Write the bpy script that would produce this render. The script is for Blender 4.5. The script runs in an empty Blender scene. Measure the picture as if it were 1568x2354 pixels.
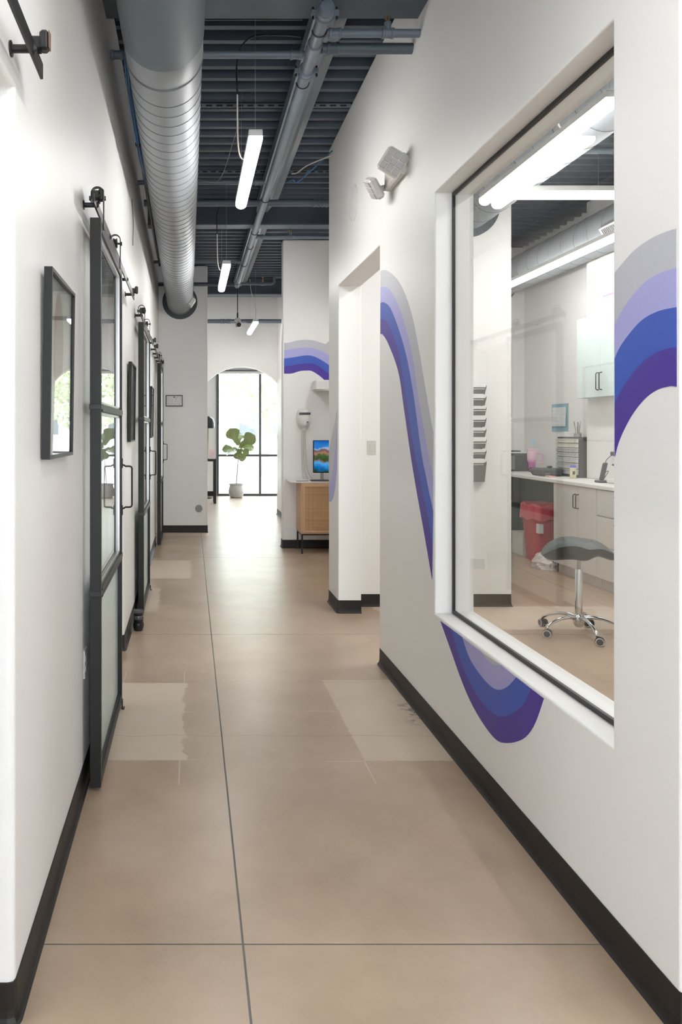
import bpy, math, random
from mathutils import Vector, Matrix
random.seed(7)
S = bpy.context.scene
COL = S.collection
PI = math.pi

# ------------------------------------------------------------------ camera
H = 1.45
F = 1750.0
cd = bpy.data.cameras.new('camera'); cam = bpy.data.objects.new('camera', cd); COL.objects.link(cam)
cam.location = (0, 0, H); cam.rotation_euler = (PI/2, 0, 0)
cd.sensor_fit = 'HORIZONTAL'; cd.sensor_width = 36; cd.lens = 36*F/1568
cd.shift_x = (784-438)/1568; cd.shift_y = -(1177-990)/1568
cd.clip_start = .05; cd.clip_end = 200
S.camera = cam
# ------------------------------------------------------------------ world, exposure
LAMP = 36.0
SKY = 13.0
w = bpy.data.worlds.new('sky'); S.world = w; w.use_nodes = True
bg = w.node_tree.nodes['Background']; bg.inputs[0].default_value = (.84, .92, 1, 1); bg.inputs[1].default_value = SKY
S.view_settings.view_transform = 'Standard'; S.view_settings.look = 'None'
S.view_settings.gamma = 1; S.view_settings.use_curve_mapping = False
S.view_settings.exposure = 0.28
S.cycles.max_bounces = 10; S.cycles.diffuse_bounces = 8; S.cycles.transparent_max_bounces = 12
S.cycles.sample_clamp_indirect = 6
pl = bpy.data.lights.new('window_portal', 'AREA'); pl.shape = 'RECTANGLE'; pl.size = 3.6; pl.size_y = 2.8
pl.cycles.is_portal = True
po = bpy.data.objects.new('window_portal', pl); COL.objects.link(po); po.location = (2.4, 17.1, 1.42); po.rotation_euler = (-PI/2, 0, 0)

pl2 = bpy.data.lights.new('added_rear_window_portal', 'AREA'); pl2.shape = 'RECTANGLE'; pl2.size = 1.5; pl2.size_y = 3.2; pl2.cycles.is_portal = True
po2 = bpy.data.objects.new('added_rear_window_portal', pl2); COL.objects.link(po2); po2.location = (.37, -4.2, 1.65); po2.rotation_euler = (PI/2, 0, PI)  # portal of the window added behind the camera
for k_, (px_, py_, rr_, sx_) in enumerate(((-3.4, .55, -PI/2, 1.15), (4.54, .9, PI/2, 1.15))):
    l_ = bpy.data.lights.new('added_side_window_portal', 'AREA'); l_.shape = 'RECTANGLE'; l_.size = 1.05; l_.size_y = sx_; l_.cycles.is_portal = True
    o_ = bpy.data.objects.new('added_side_window_portal', l_); COL.objects.link(o_); o_.location = (px_, py_, 1.7); o_.rotation_euler = (0, rr_, 0)  # portals of the windows added in the side rooms
# ------------------------------------------------------------------ materials
def s2l(c):
    return tuple(((v/255)/12.92 if v/255 <= .04045 else ((v/255+.055)/1.055)**2.4) for v in c)
class N:
    def __init__(s, name):
        s.m = bpy.data.materials.new(name); s.m.use_nodes = True
        s.t = s.m.node_tree; s.b = s.t.nodes['Principled BSDF']; s.out = s.t.nodes['Material Output']
    def n(s, t, **k):
        x = s.t.nodes.new(t)
        for a, v in k.items(): setattr(x, a, v)
        return x
    def l(s, a, b): s.t.links.new(a, b)
    def put(s, sock, v):
        if isinstance(v, (int, float)): sock.default_value = v
        elif isinstance(v, tuple): sock.default_value = (*v, 1) if len(v) == 3 and sock.type == 'RGBA' else v
        else: s.l(v, sock)
    def math(s, op, a, b=0.0, clamp=False):
        x = s.n('ShaderNodeMath', operation=op, use_clamp=clamp); s.put(x.inputs[0], a); s.put(x.inputs[1], b); return x.outputs[0]
    def noise(s, scale, detail=3, vec=None, rough=.5):
        x = s.n('ShaderNodeTexNoise'); x.inputs['Scale'].default_value = scale; x.inputs['Detail'].default_value = detail
        x.inputs['Roughness'].default_value = rough
        if vec is not None: s.l(vec, x.inputs['Vector'])
        return x.outputs['Fac']
    def rng(s, v, a, b, c=0., d=1.):
        x = s.n('ShaderNodeMapRange'); s.put(x.inputs[0], v); x.inputs[1].default_value = a; x.inputs[2].default_value = b
        x.inputs[3].default_value = c; x.inputs[4].default_value = d; return x.outputs[0]
    def mix(s, f, a, b):
        x = s.n('ShaderNodeMix', data_type='RGBA'); s.put(x.inputs[0], f); s.put(x.inputs[6], a); s.put(x.inputs[7], b); return x.outputs[2]
    def pos(s):
        g = s.n('ShaderNodeNewGeometry'); return g.outputs['Position']
    def xyz(s, v):
        x = s.n('ShaderNodeSeparateXYZ'); s.l(v, x.inputs[0]); return x.outputs
    def bump(s, h, strength=.2, dist=.002):
        x = s.n('ShaderNodeBump'); x.inputs['Strength'].default_value = strength; x.inputs['Distance'].default_value = dist
        s.l(h, x.inputs['Height']); s.l(x.outputs[0], s.b.inputs['Normal'])
def mat(name, col, rough=.5, metal=0., spec=.5, grain=0., gscale=60., srgb=False, var=0.):
    n = N(name); c = s2l(col) if srgb else col
    n.b.inputs['Roughness'].default_value = rough; n.b.inputs['Metallic'].default_value = metal
    n.b.inputs['Specular IOR Level'].default_value = spec
    p = n.pos()
    f = n.noise(gscale, 3, p)
    v = var or .06
    n.put(n.b.inputs['Base Color'], n.mix(f, tuple(x*(1-v) for x in c), tuple(min(1, x*(1+v)) for x in c)))
    if grain: n.bump(f, grain)
    return n.m
def emit(name, col, st):
    n = N(name); e = n.n('ShaderNodeEmission'); e.inputs[0].default_value = (*col, 1); e.inputs[1].default_value = st
    n.l(e.outputs[0], n.out.inputs[0]); return n.m
def glassm(name, tint=(1, 1, 1), ior=1.5, rough=0.0):
    n = N(name); t = n.n('ShaderNodeBsdfTransparent'); t.inputs[0].default_value = (*tint, 1)
    g = n.n('ShaderNodeBsdfGlossy'); g.inputs['Roughness'].default_value = rough
    f = n.n('ShaderNodeFresnel'); f.inputs[0].default_value = ior; mx = n.n('ShaderNodeMixShader')
    # the back face of a thin pane reflects as the front one does
    geo = n.n('ShaderNodeNewGeometry'); iorv = n.mix(geo.outputs['Backfacing'], (ior,)*3, (1/ior,)*3)
    n.l(iorv, f.inputs[0]); n.l(f.outputs[0], mx.inputs[0]); n.l(t.outputs[0], mx.inputs[1]); n.l(g.outputs[0], mx.inputs[2]); n.l(mx.outputs[0], n.out.inputs[0])
    return n.m
M = {}
M['wall'] = mat('white_wall_paint', (.86, .85, .835), .42, grain=.12, gscale=140, var=.01)
M['door_black'] = mat('black_powder_coat', (.014, .0135, .013), .45, spec=.3, grain=.05, gscale=500)
M['black_metal'] = mat('black_metal', (.012, .012, .0125), .4, spec=.4)
M['base'] = mat('black_cove_rubber', (.014, .012, .011), .5, spec=.35, grain=.05, gscale=200)
M['deck'] = mat('blue_grey_deck_paint', (.050, .066, .090), .5, var=.12, gscale=8)
M['beam'] = mat('blue_grey_beam_paint', (.06, .075, .096), .5, var=.12, gscale=10)
M['pipe'] = mat('blue_grey_pipe_paint', (.105, .13, .16), .45, var=.12, gscale=14)
M['channel'] = mat('grey_channel_paint', (.17, .195, .22), .45, var=.1, gscale=14)
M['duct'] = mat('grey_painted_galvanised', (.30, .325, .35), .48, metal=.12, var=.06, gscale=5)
M['duct_dark'] = mat('darker_duct_grey', (.13, .155, .18), .55, metal=.0, var=.05, gscale=7)  # same duct paint in a darker copy, for the smooth section
M['duct_seam'] = mat('duct_seam_shadow_paint', (.14, .15, .165), .5)
M['flange'] = mat('dark_flange_paint', (.05, .06, .07), .5)
M['brass'] = mat('brass', (.75, .48, .22), .25, metal=1)
M['white_metal'] = mat('white_enamel', (.72, .72, .71), .35)
M['white_plastic'] = mat('white_plastic', (.74, .73, .71), .35)
M['ivory_plastic'] = mat('ivory_plastic', (.62, .60, .56), .35)
M['chrome'] = mat('chrome', (.72, .73, .74), .12, metal=1)
M['steel'] = mat('brushed_steel', (.42, .41, .40), .3, metal=.8)
M['leather'] = mat('grey_leather', (.045, .055, .058), .48, grain=.1, gscale=180)
M['paper'] = mat('white_paper', (.80, .80, .78), .6)
M['cream_cord'] = mat('cream_cord', (.66, .60, .54), .5)
M['blue_cable'] = mat('blue_cable_jacket', (.02, .12, .30), .4)
M['black_cable'] = mat('black_cable_jacket', (.015, .015, .017), .4)
M['lens_glow'] = emit('lit_diffuser', (1, .985, .955), LAMP)
M['red_plastic'] = mat('red_plastic', (.50, .035, .05), .4)
M['red_film'] = mat('red_bag_film', (.62, .10, .13), .35, grain=.5, gscale=30)
M['cabinet_white'] = mat('cream_cabinet_laminate', (.66, .63, .60), .4)
M['counter_white'] = mat('white_worktop', (.80, .79, .77), .42)
M['grey_green'] = mat('grey_green_panel', (.11, .135, .13), .5)
M['pale_glass_door'] = mat('pale_mint_door', (.66, .76, .75), .2)
M['pink'] = mat('pink_plastic', (.62, .20, .42), .35)
M['dark_grey'] = mat('dark_grey_plastic', (.06, .065, .07), .45)
M['mid_grey'] = mat('mid_grey_mesh', (.16, .165, .17), .5)
M['teal_card'] = mat('teal_blue_card', (.24, .42, .50), .5)
M['leaf'] = mat('fig_leaf_green', (.19, .24, .08), .45, var=.35, gscale=9)
M['cover_grey'] = mat('grey_cast_cover', (.30, .29, .27), .5)
M['led_cell'] = mat('led_cell_plastic', (.36, .34, .32), .4)
M['stem'] = mat('plant_stem', (.25, .18, .11), .7)
M['ceramic'] = mat('grey_glazed_ceramic', (.46, .46, .45), .5, var=.25, gscale=14)
M['tree_leaf'] = mat('tree_foliage', (.30, .33, .20), .6, var=.4, gscale=1.2)
M['bark'] = mat('tree_bark', (.22, .17, .12), .8)
M['outside_ground'] = mat('pale_outdoor_paving', (.60, .58, .55), .8, gscale=2)
M['window_frame'] = mat('dark_aluminium', (.05, .06, .065), .4)
M['glass'] = glassm('clear_glass', (.97, .985, .975))
M['glass_win'] = glassm('window_glass', (.985, .99, .985))
M['frosted'] = mat('frosted_green_white_glass', (.52, .60, .57), .22, spec=.6)
M['wood'] = mat('light_oak', (.60, .39, .24), .45, var=.15, gscale=12)
M['lens_black'] = mat('black_lens_barrel', (.012, .012, .013), .35)
M['lens_glass'] = mat('coated_lens_glass', (.02, .02, .03), .05, spec=.9)
M['rubber_brown'] = mat('brown_rubber_pad', (.17, .09, .05), .6)
M['wheel_white'] = mat('white_wheel_rim', (.72, .72, .72), .35)
M['mural_grey'] = mat('mural_grey_paint', s2l((188, 189, 198)), .42, grain=.12, gscale=140)
M['mural_lavender'] = mat('mural_lavender_paint', s2l((166, 165, 216)), .42, grain=.12, gscale=140)
M['mural_blue'] = mat('mural_blue_paint', s2l((52, 84, 178)), .42, grain=.12, gscale=140)
M['mural_purple'] = mat('mural_purple_paint', s2l((66, 44, 146)), .42, grain=.12, gscale=140)

def floor_mat():
    n = N('polished_tan_concrete'); p = n.pos(); x, y, z = n.xyz(p)
    big = n.noise(.9, 5, p, .55); mid = n.noise(3.2, 6, p, .6); fine = n.noise(90, 4, p, .7); huge = n.noise(.45, 2, p)
    c = n.mix(n.rng(n.noise(2.6, 5, p, .55), .32, .68), (.330, .230, .146), (.475, .352, .246))
    c = n.mix(n.rng(big, .35, .75, 0, .45), c, (.375, .300, .232))
    c = n.mix(n.rng(huge, .35, .75, 0, .35), c, (.40, .28, .205))
    c = n.mix(n.rng(fine, .35, .7, 0, .22), c, (.45, .38, .31))
    dn = n.noise(7, 5, p, .65); dx = n.math('MULTIPLY', n.math('SUBTRACT', dn, .5), .16)
    fn = n.noise(26, 3, p, .6); fx = n.math('MULTIPLY', n.math('SUBTRACT', fn, .5), .03)
    def box(x0, x1, y0, y1, jag=True, e=.008, jy=.35):
        xx = n.math('ADD', x, dx) if jag else x
        xx = n.math('ADD', xx, fx)
        yy = n.math('ADD', y, n.math('MULTIPLY', fx, jy))
        a = n.rng(xx, x0, x0+e); b = n.rng(xx, x1, x1+e, 1, 0); c_ = n.rng(yy, y0, y0+e); d = n.rng(yy, y1, y1+e, 1, 0)
        return n.math('MULTIPLY', n.math('MULTIPLY', a, b), n.math('MULTIPLY', c_, d))
    P = [box(-1.2, -.035, 3.345, 4.37), box(.762, 1.4, 3.34, 4.42, jag=False, jy=1), box(-1.2, .0, 7.46, 8.5), box(-1.2, .26, 10.50, 10.95, jag=False),
         box(1.5, 4.5, 5.55, 6.28), box(-1.2, -.27, 6.1, 7.0), box(2.2, 4.4, 3.1, 3.9)]
    m = P[0]
    for q in P[1:]: m = n.math('MAXIMUM', m, q)
    c = n.mix(n.math('MULTIPLY', m, .85), c, n.mix(n.rng(mid, .3, .7), (.56, .455, .355), (.62, .515, .41)))
    # saw-cut overruns at the corners of the patches
    def strip(x0, x1, y0, y1):
        a = n.rng(x, x0, x0+.003); b = n.rng(x, x1, x1+.003, 1, 0); c_ = n.rng(y, y0, y0+.003); d = n.rng(y, y1, y1+.003, 1, 0)
        return n.math('MULTIPLY', n.math('MULTIPLY', a, b), n.math('MULTIPLY', c_, d))
    sc = strip(-.052, -.046, 3.12, 3.40)
    for a in [(-.05, .03, 3.352, 3.358), (.59, .76, 3.335, 3.342), (.758, .765, 3.12, 3.34), (-.04, -.034, 4.36, 4.58), (-.39, -.384, 4.36, 4.58), (.60, .76, 3.93, 3.937), (-.04, .02, 3.92, 3.927)]:
        sc = n.math('MAXIMUM', sc, strip(*a))
    c = n.mix(n.math('MULTIPLY', sc, .75), c, (.55, .47, .39))
    # pale scuffs and dark chips
    sv = n.math('MULTIPLY', n.rng(n.noise(10, 10, p, .6), .54, .66), n.rng(n.noise(1.7, 2, p), .56, .68)); c = n.mix(n.math('MULTIPLY', sv, .38), c, (.58, .44, .33))
    kk = n.noise(17, 6, p, .8)
    st = n.math('MULTIPLY', n.math('MULTIPLY', n.rng(x, 1.06, 1.14), n.math('MULTIPLY', n.rng(y, 3.72, 3.8), n.rng(y, 4.0, 4.12, 1, 0))), n.rng(kk, .5, .56))
    c = n.mix(n.math('MULTIPLY', st, .85), c, (.05, .045, .04))
    # hairline cracks
    for yc in (3.62, 4.39):
        yw = n.math('ADD', y, n.math('MULTIPLY', n.math('SUBTRACT', n.noise(2.5, 5, p), .5), .12))
        d = n.math('ABSOLUTE', n.math('SUBTRACT', yw, yc)); c = n.mix(n.rng(d, 0, .006, .45, 0), c, (.17, .14, .12))
    n.l(c, n.b.inputs['Base Color'])
    r = n.rng(mid, .25, .75, .275, .33); r = n.math('ADD', r, n.math('MULTIPLY', m, .16)); n.l(r, n.b.inputs['Roughness'])
    n.b.inputs['Specular IOR Level'].default_value = .85
    n.bump(fine, .05, .001)
    return n.m
M['floor'] = floor_mat()
M['joint'] = mat('grey_joint_filler', (.17, .18, .175), .7)

def rattan_mat():
    n = N('woven_rattan'); p = n.pos(); x, y, z = n.xyz(p)
    def wv(v, f):
        return n.math('ABSOLUTE', n.math('SINE', n.math('MULTIPLY', v, f)))
    h = n.math('MULTIPLY', wv(x, 420), wv(z, 420)); band = n.math('MULTIPLY', n.noise(18, 3, p), 1)
    c = n.mix(h, (.40, .22, .10), (.64, .42, .23)); c = n.mix(n.rng(n.noise(3, 2, p), .35, .65, 0, .35), c, (.68, .46, .26))
    zb = n.n('ShaderNodeCombineXYZ'); n.l(z, zb.inputs[2]); c = n.mix(n.rng(n.noise(34, 2, zb.outputs[0]), .45, .6, 0, .5), c, (.38, .21, .09))
    xb = n.n('ShaderNodeCombineXYZ'); n.l(x, xb.inputs[0]); c = n.mix(n.rng(n.noise(40, 2, xb.outputs[0]), .45, .6, 0, .4), c, (.42, .24, .11))
    n.l(c, n.b.inputs['Base Color']); n.b.inputs['Roughness'].default_value = .6; n.bump(h, .6, .003); return n.m
M['rattan'] = rattan_mat()

def lines_mat(name, base, ink, axis, freq, lo=.35):
    """small print: rows of unreadable text lines on paper"""
    n = N(name); p = n.pos(); v = n.xyz(p)
    row = n.math('SINE', n.math('MULTIPLY', v[2], freq)); mask = n.math('GREATER_THAN', row, .55)
    wd = n.math('GREATER_THAN', n.noise(38, 2, p), .52)
    n.l(n.mix(n.math('MULTIPLY', n.math('MULTIPLY', mask, wd), lo), base, ink), n.b.inputs['Base Color']); n.b.inputs['Roughness'].default_value = .6
    return n.m
M['certificate'] = lines_mat('certificate_print', (.80, .79, .77), (.35, .33, .32), 0, 330, .5)
M['calendar_print'] = lines_mat('calendar_print', (.78, .80, .82), (.35, .42, .5), 1, 150, .35)
M['notice_print'] = lines_mat('notice_print', (.80, .78, .78), (.62, .25, .42), 1, 160, .5)

def screen_mat():
    n = N('lit_landscape_screen'); p = n.pos(); x, y, z = n.xyz(p)
    nz = n.noise(9, 6, p, .6); zz = n.math('ADD', z, n.math('MULTIPLY', n.math('SUBTRACT', nz, .5), .16))
    r = n.n('ShaderNodeValToRGB'); n.l(n.rng(zz, .955, 1.33), r.inputs[0]); e = r.color_ramp.elements
    e[0].position = 0; e[0].color = (*s2l((30, 60, 40)), 1); e[1].position = 1; e[1].color = (*s2l((20, 90, 165)), 1)
    for q, cc in [(.12, (15, 95, 160)), (.28, (70, 150, 210)), (.36, (110, 90, 80)), (.40, (50, 70, 40)), (.54, (70, 90, 50)), (.58, (150, 110, 90)), (.70, (90, 70, 75)), (.76, (150, 160, 185)), (.80, (50, 120, 185))]:
        k = e.new(q); k.color = (*s2l(cc), 1)
    em = n.n('ShaderNodeEmission'); n.l(r.outputs[0], em.inputs[0]); em.inputs[1].default_value = 1.0
    n.l(em.outputs[0], n.out.inputs[0]); return n.m
M['screen'] = screen_mat()

def art_mat():
    n = N('soft_abstract_print'); tc = n.n('ShaderNodeTexCoord'); x, y, z = n.xyz(tc.outputs['Object'])
    yy = n.math('MULTIPLY', n.math('SUBTRACT', y, .20), 10.5); zz = n.math('MULTIPLY', n.math('SUBTRACT', z, .35), 6.0)
    wob = n.math('MULTIPLY', n.math('SUBTRACT', n.noise(5, 4, tc.outputs['Object']), .5), .5)
    d = n.math('ADD', n.math('ADD', n.math('MULTIPLY', yy, yy), n.math('MULTIPLY', zz, zz)), wob)
    f = n.rng(d, .75, 1.05, 1, 0)
    c = n.mix(n.noise(9, 5, tc.outputs['Object']), (.26, .15, .11), (.48, .33, .26))
    n.l(n.mix(n.math('MULTIPLY', f, .95), (.78, .77, .76), c), n.b.inputs['Base Color']); n.b.inputs['Roughness'].default_value = .6
    return n.m
M['art'] = art_mat()
def ombre():
    n = N('pink_ombre_cup'); p = n.pos(); z = n.xyz(p)[2]
    n.l(n.mix(n.rng(z, 1.06, 1.12), (.42, .12, .34), (.74, .50, .62)), n.b.inputs['Base Color']); n.b.inputs['Roughness'].default_value = .3
    return n.m
M['ombre'] = ombre()

# ------------------------------------------------------------------ mesh builder
class MB:
    def __init__(s): s.v = []; s.f = []; s.sm = []
    def add(s, vs, fs, smooth=False):
        o = len(s.v); s.v += [tuple(p) for p in vs]; s.f += [tuple(i+o for i in f) for f in fs]; s.sm += [smooth]*len(fs); return s
    def box(s, x0, x1, y0, y1, z0, z1):
        v = [(x, y, z) for x in (x0, x1) for y in (y0, y1) for z in (z0, z1)]
        return s.add(v, [(0, 1, 3, 2), (4, 6, 7, 5), (0, 4, 5, 1), (2, 3, 7, 6), (0, 2, 6, 4), (1, 5, 7, 3)])
    def cbox(s, x0, x1, y0, y1, z0, z1, b=.003):
        """a box with chamfered edges"""
        cx, cy, cz = (x0+x1)/2, (y0+y1)/2, (z0+z1)/2; hx, hy, hz = (x1-x0)/2, (y1-y0)/2, (z1-z0)/2
        b = min(b, hx*.9, hy*.9, hz*.9); ids = {}; vs = []
        def V(ax, sx, sy, sz):
            k = (ax, sx, sy, sz)
            if k not in ids:
                d = [hx-b, hy-b, hz-b]; d[ax] = (hx, hy, hz)[ax]
                ids[k] = len(vs); vs.append((cx+sx*d[0], cy+sy*d[1], cz+sz*d[2]))
            return ids[k]
        fs = []
        for ax in range(3):
            for sg in (-1, 1):
                a, c = [i for i in range(3) if i != ax]; q = []
                for u, w_ in ((-1, -1), (1, -1), (1, 1), (-1, 1)):
                    t = [0, 0, 0]; t[ax] = sg; t[a] = u; t[c] = w_; q.append(V(ax, *t))
                flip = (sg < 0) ^ (ax == 1)
                fs.append(tuple(reversed(q)) if flip else tuple(q))
        for a in range(3):
            for b_ in range(a+1, 3):
                c = 3-a-b_
                for sa in (-1, 1):
                    for sb in (-1, 1):
                        q = []
                        for ax, sc_ in ((a, -1), (a, 1), (b_, 1), (b_, -1)):
                            t = [0, 0, 0]; t[a] = sa; t[b_] = sb; t[c] = sc_; q.append(V(ax, *t))
                        fs.append(tuple(q))
        for sx in (-1, 1):
            for sy in (-1, 1):
                for sz in (-1, 1): fs.append((V(0, sx, sy, sz), V(1, sx, sy, sz), V(2, sx, sy, sz)))
        return s.add(vs, fs)
    def tube(s, pts, r, n=12, caps=True, smooth=True):
        pts = [Vector(p) for p in pts]; rs = r if isinstance(r, (list, tuple)) else [r]*len(pts)
        T = []
        for i in range(len(pts)):
            a = pts[max(0, i-1)]; b = pts[min(len(pts)-1, i+1)]; T.append((b-a).normalized())
        up = Vector((0, 0, 1)) if abs(T[0].z) < .9 else Vector((1, 0, 0))
        u = T[0].cross(up).normalized(); vs = []
        for i, p in enumerate(pts):
            u = (u - T[i]*u.dot(T[i])).normalized(); v = T[i].cross(u)
            for k in range(n):
                a = 2*PI*k/n; vs.append(p + (u*math.cos(a)+v*math.sin(a))*rs[i])
        fs = [(i*n+k, i*n+(k+1) % n, (i+1)*n+(k+1) % n, (i+1)*n+k) for i in range(len(pts)-1) for k in range(n)]
        s.add(vs, fs, smooth)
        if caps:
            o = len(s.v)-len(vs); s.f += [tuple(o+k for k in reversed(range(n))), tuple(o+(len(pts)-1)*n+k for k in range(n))]; s.sm += [False]*2
        return s
    def cyl(s, a, b, r, n=16): return s.tube([a, b], r, n)
    def lathe(s, prof, c=(0, 0, 0), axis='z', n=24, smooth=True, ring=False):
        """prof: list of (radius, height)"""
        vs = []
        for r, h in prof:
            for k in range(n):
                a = 2*PI*k/n; p = (r*math.cos(a), r*math.sin(a), h)
                if axis == 'y': p = (p[0], p[2], p[1])
                if axis == 'x': p = (p[2], p[0], p[1])
                vs.append((p[0]+c[0], p[1]+c[1], p[2]+c[2]))
        m = len(prof)
        fs = [(i*n+k, i*n+(k+1) % n, (i+1)*n+(k+1) % n, (i+1)*n+k) for i in range(m-1) for k in range(n)]
        fs += [((m-1)*n+k, (m-1)*n+(k+1) % n, (k+1) % n, k) for k in range(n)] if ring else [tuple(reversed(range(n))), tuple((m-1)*n+k for k in range(n))]
        return s.add(vs, fs, smooth)
    def ext(s, cells, axis, a0, a1):
        """extrude 2-D cells (lists of (u,v)) along axis between a0 and a1; inner shared edges get no wall"""
        key = lambda p: (round(p[0], 5), round(p[1], 5)); ids = {}; P = []
        def I(p):
            k = key(p)
            if k not in ids: ids[k] = len(P); P.append(k)
            return ids[k]
        F_ = [[I(p) for p in c] for c in cells]; E = {}
        for f in F_:
            for i in range(len(f)): E[(f[i], f[(i+1) % len(f)])] = 1
        def V(p, a):
            return {'x': (a, p[0], p[1]), 'y': (p[0], a, p[1]), 'z': (p[0], p[1], a)}[axis]
        n = len(P); vs = [V(p, a0) for p in P]+[V(p, a1) for p in P]; fs = [tuple(f) for f in F_]+[tuple(i+n for i in reversed(f)) for f in F_]
        for (a, b) in E:
            if (b, a) not in E: fs.append((b, a, a+n, b+n))
        return s.add(vs, fs)
    def obj(s, name, m, parent=None, loc=None, off=(0, 0, 0), bevel=0, rz=0, fix=True, segs=4, merge=False):
        me = bpy.data.meshes.new(name); L = Vector(loc) if loc is not None else Vector(off)
        me.from_pydata([tuple(Vector(p)-L) for p in s.v], [], s.f)
        me.polygons.foreach_set('use_smooth', s.sm)
        mm = m if isinstance(m, bpy.types.Material) else M[m]; me.materials.append(mm)
        if fix:
            import bmesh
            b = bmesh.new(); b.from_mesh(me)
            if merge: bmesh.ops.remove_doubles(b, verts=b.verts, dist=1e-5)
            bmesh.ops.recalc_face_normals(b, faces=b.faces); b.to_mesh(me); b.free()
        if any(s.sm):
            me.set_sharp_from_angle(angle=.7)
        me.update()
        o = bpy.data.objects.new(name, me); COL.objects.link(o)
        if parent: o.parent = parent
        elif loc is not None: o.location = L
        if bevel:
            bv = o.modifiers.new('bevel', 'BEVEL'); bv.width = bevel; bv.segments = segs; bv.limit_method = 'ANGLE'; bv.angle_limit = 1.0
        return o
def tag(o, label, cat, group=None):
    o['label'] = label; o['category'] = cat
    if group: o['group'] = group
    return o
def thing(name, label, cat, loc=(0, 0, 0), rz=0, group=None):
    o = bpy.data.objects.new(name, None); COL.objects.link(o); o.empty_display_size = .05
    o.location = loc; o.rotation_euler = (0, 0, rz); return tag(o, label, cat, group)
def struct(o): o['kind'] = 'structure'; return o
def dup(root, loc, rz=None, label=None):
    r = root.copy(); COL.objects.link(r); r.location = loc
    if rz is not None: r.rotation_euler = (0, 0, rz)
    if label: r['label'] = label
    for c in list(root.children):
        k = c.copy(); COL.objects.link(k); k.parent = r
        for g in list(c.children):
            d = g.copy(); COL.objects.link(d); d.parent = k
    return r
def grid_wall(u0, u1, z0, z1, holes):
    us = sorted({u0, u1, *[h[0] for h in holes], *[h[1] for h in holes]}); zs = sorted({z0, z1, *[h[2] for h in holes], *[h[3] for h in holes]})
    out = []
    for i in range(len(us)-1):
        for j in range(len(zs)-1):
            cu, cz = (us[i]+us[i+1])/2, (zs[j]+zs[j+1])/2
            if any(h[0] < cu < h[1] and h[2] < cz < h[3] for h in holes): continue
            out.append([(us[i], zs[j]), (us[i+1], zs[j]), (us[i+1], zs[j+1]), (us[i], zs[j+1])])
    return out

# ------------------------------------------------------------------ the building
ZC = 3.83            # underside of the deck ribs
XR = 1.175           # corridor face of the right wall
XR2 = 1.357
SL = .0025           # the left wall runs very slightly outwards
def XL(y): return -.431 - SL*(y-1.86)
X0, X1 = -3.2, 4.34

# floor: slabs divided by saw cuts
fl = struct(MB().box(X0-.2, X1+.2, -4.2, 17.0, -.12, -.0025).obj('floor', 'joint'))
g = .0028
xs = [(X0, -2.85), (-2.85, .148), (.148, 3.45), (3.45, X1)]
ys = [-4.0, -1.15, 2.15, 5.42, 8.69, 11.96, 17.0]
for a, b in xs:
    for i in range(len(ys)-1):
        MB().cbox(a+g, b-g, ys[i]+g, ys[i+1]-g, -.0024, 0, .0008).obj('slab', 'floor', fl)

# ceiling deck, corrugated across the corridor
prof = []; y = -4.0; pitch = .1655
y = 4.994 - 54*pitch
while y < 17.2:
    prof += [(y-.022, ZC), (y+.022, ZC), (y+.036, ZC+.062), (y+pitch-.036, ZC+.062)]; y += pitch
n = len(prof); vs = [(X0-.1, a, z) for a, z in prof]+[(X1+.1, a, z) for a, z in prof]
cl = struct(MB().add(vs, [(i, i+1, n+i+1, n+i) for i in range(n-1)]).obj('ceiling', 'deck', fix=False))
so = cl.modifiers.new('thick', 'SOLIDIFY'); so.thickness = .03; so.offset = -1
# the flat roof over the deck
struct(MB().box(X0-.2, X1+.2, -4.4, 17.4, ZC+.10, ZC+.2).obj('ceiling_roof', 'deck'))

# left wall with doorways
wm = MB().ext(grid_wall(-4.0, 10.84, 0, ZC, [(.86, 1.86, 0, 2.284), (4.05, 5.02, 0, 2.284), (7.07, 8.0, 0, 2.284), (9.73, 10.70, 0, 2.284)]), 'x', -.15, 0)
wm.v = [(x+XL(y), y, z) for x, y, z in wm.v]
struct(wm.obj('wall_left', 'wall', bevel=.018, segs=5))
# right wall with doorway and picture window, near end free
RW = [(4.73, 6.05, 0, 2.60), (2.118, 3.659, .572, 2.592)]
struct(MB().ext(grid_wall(1.825, 6.465, 0, ZC, RW), 'x', XR, XR2).obj('wall_right', 'wall', bevel=.02, segs=5))
struct(MB().box(XR, XR2, -4.0, .55, 0, ZC).obj('wall_right', 'wall', bevel=.02))
struct(MB().box(XR, XR2, .55, 1.825, 2.95, ZC).obj('wall_right', 'wall'))
# back, outer, room walls
struct(MB().ext(grid_wall(X0, X1, 0, ZC+.1, [(-.38, 1.13, .02, 3.3)]), 'y', -4.15, -4.0).obj('wall_back', 'wall'))
w3 = bpy.data.objects.new('added_rear_window', None); COL.objects.link(w3); struct(w3)  # unseen window, added to bring daylight in from behind the camera
for x in (-.38, .35, 1.08): MB().box(x, x+.05, -4.12, -4.04, .02, 3.3).obj('mullion', 'window_frame', w3)
for x in (-.33, .40):
    for z in (.02, 2.2, 3.25): MB().box(x, x+.68, -4.11, -4.05, z, z+.05).obj('transom', 'window_frame', w3)
    for z0, z1 in ((.07, 2.2), (2.25, 3.25)): MB().box(x, x+.68, -4.082, -4.076, z0, z1).obj('pane', 'glass_win', w3)
struct(MB().ext(grid_wall(-4.15, 17.2, 0, ZC+.1, [(.0, 1.1, 1.2, 2.2)]), 'x', X0-.15, X0).obj('wall_outer_left', 'wall'))
struct(MB().ext(grid_wall(-4.15, 17.2, 0, ZC+.1, [(.35, 1.45, 1.2, 2.2)]), 'x', X1, X1+.15).obj('wall_outer_right', 'wall'))
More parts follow.
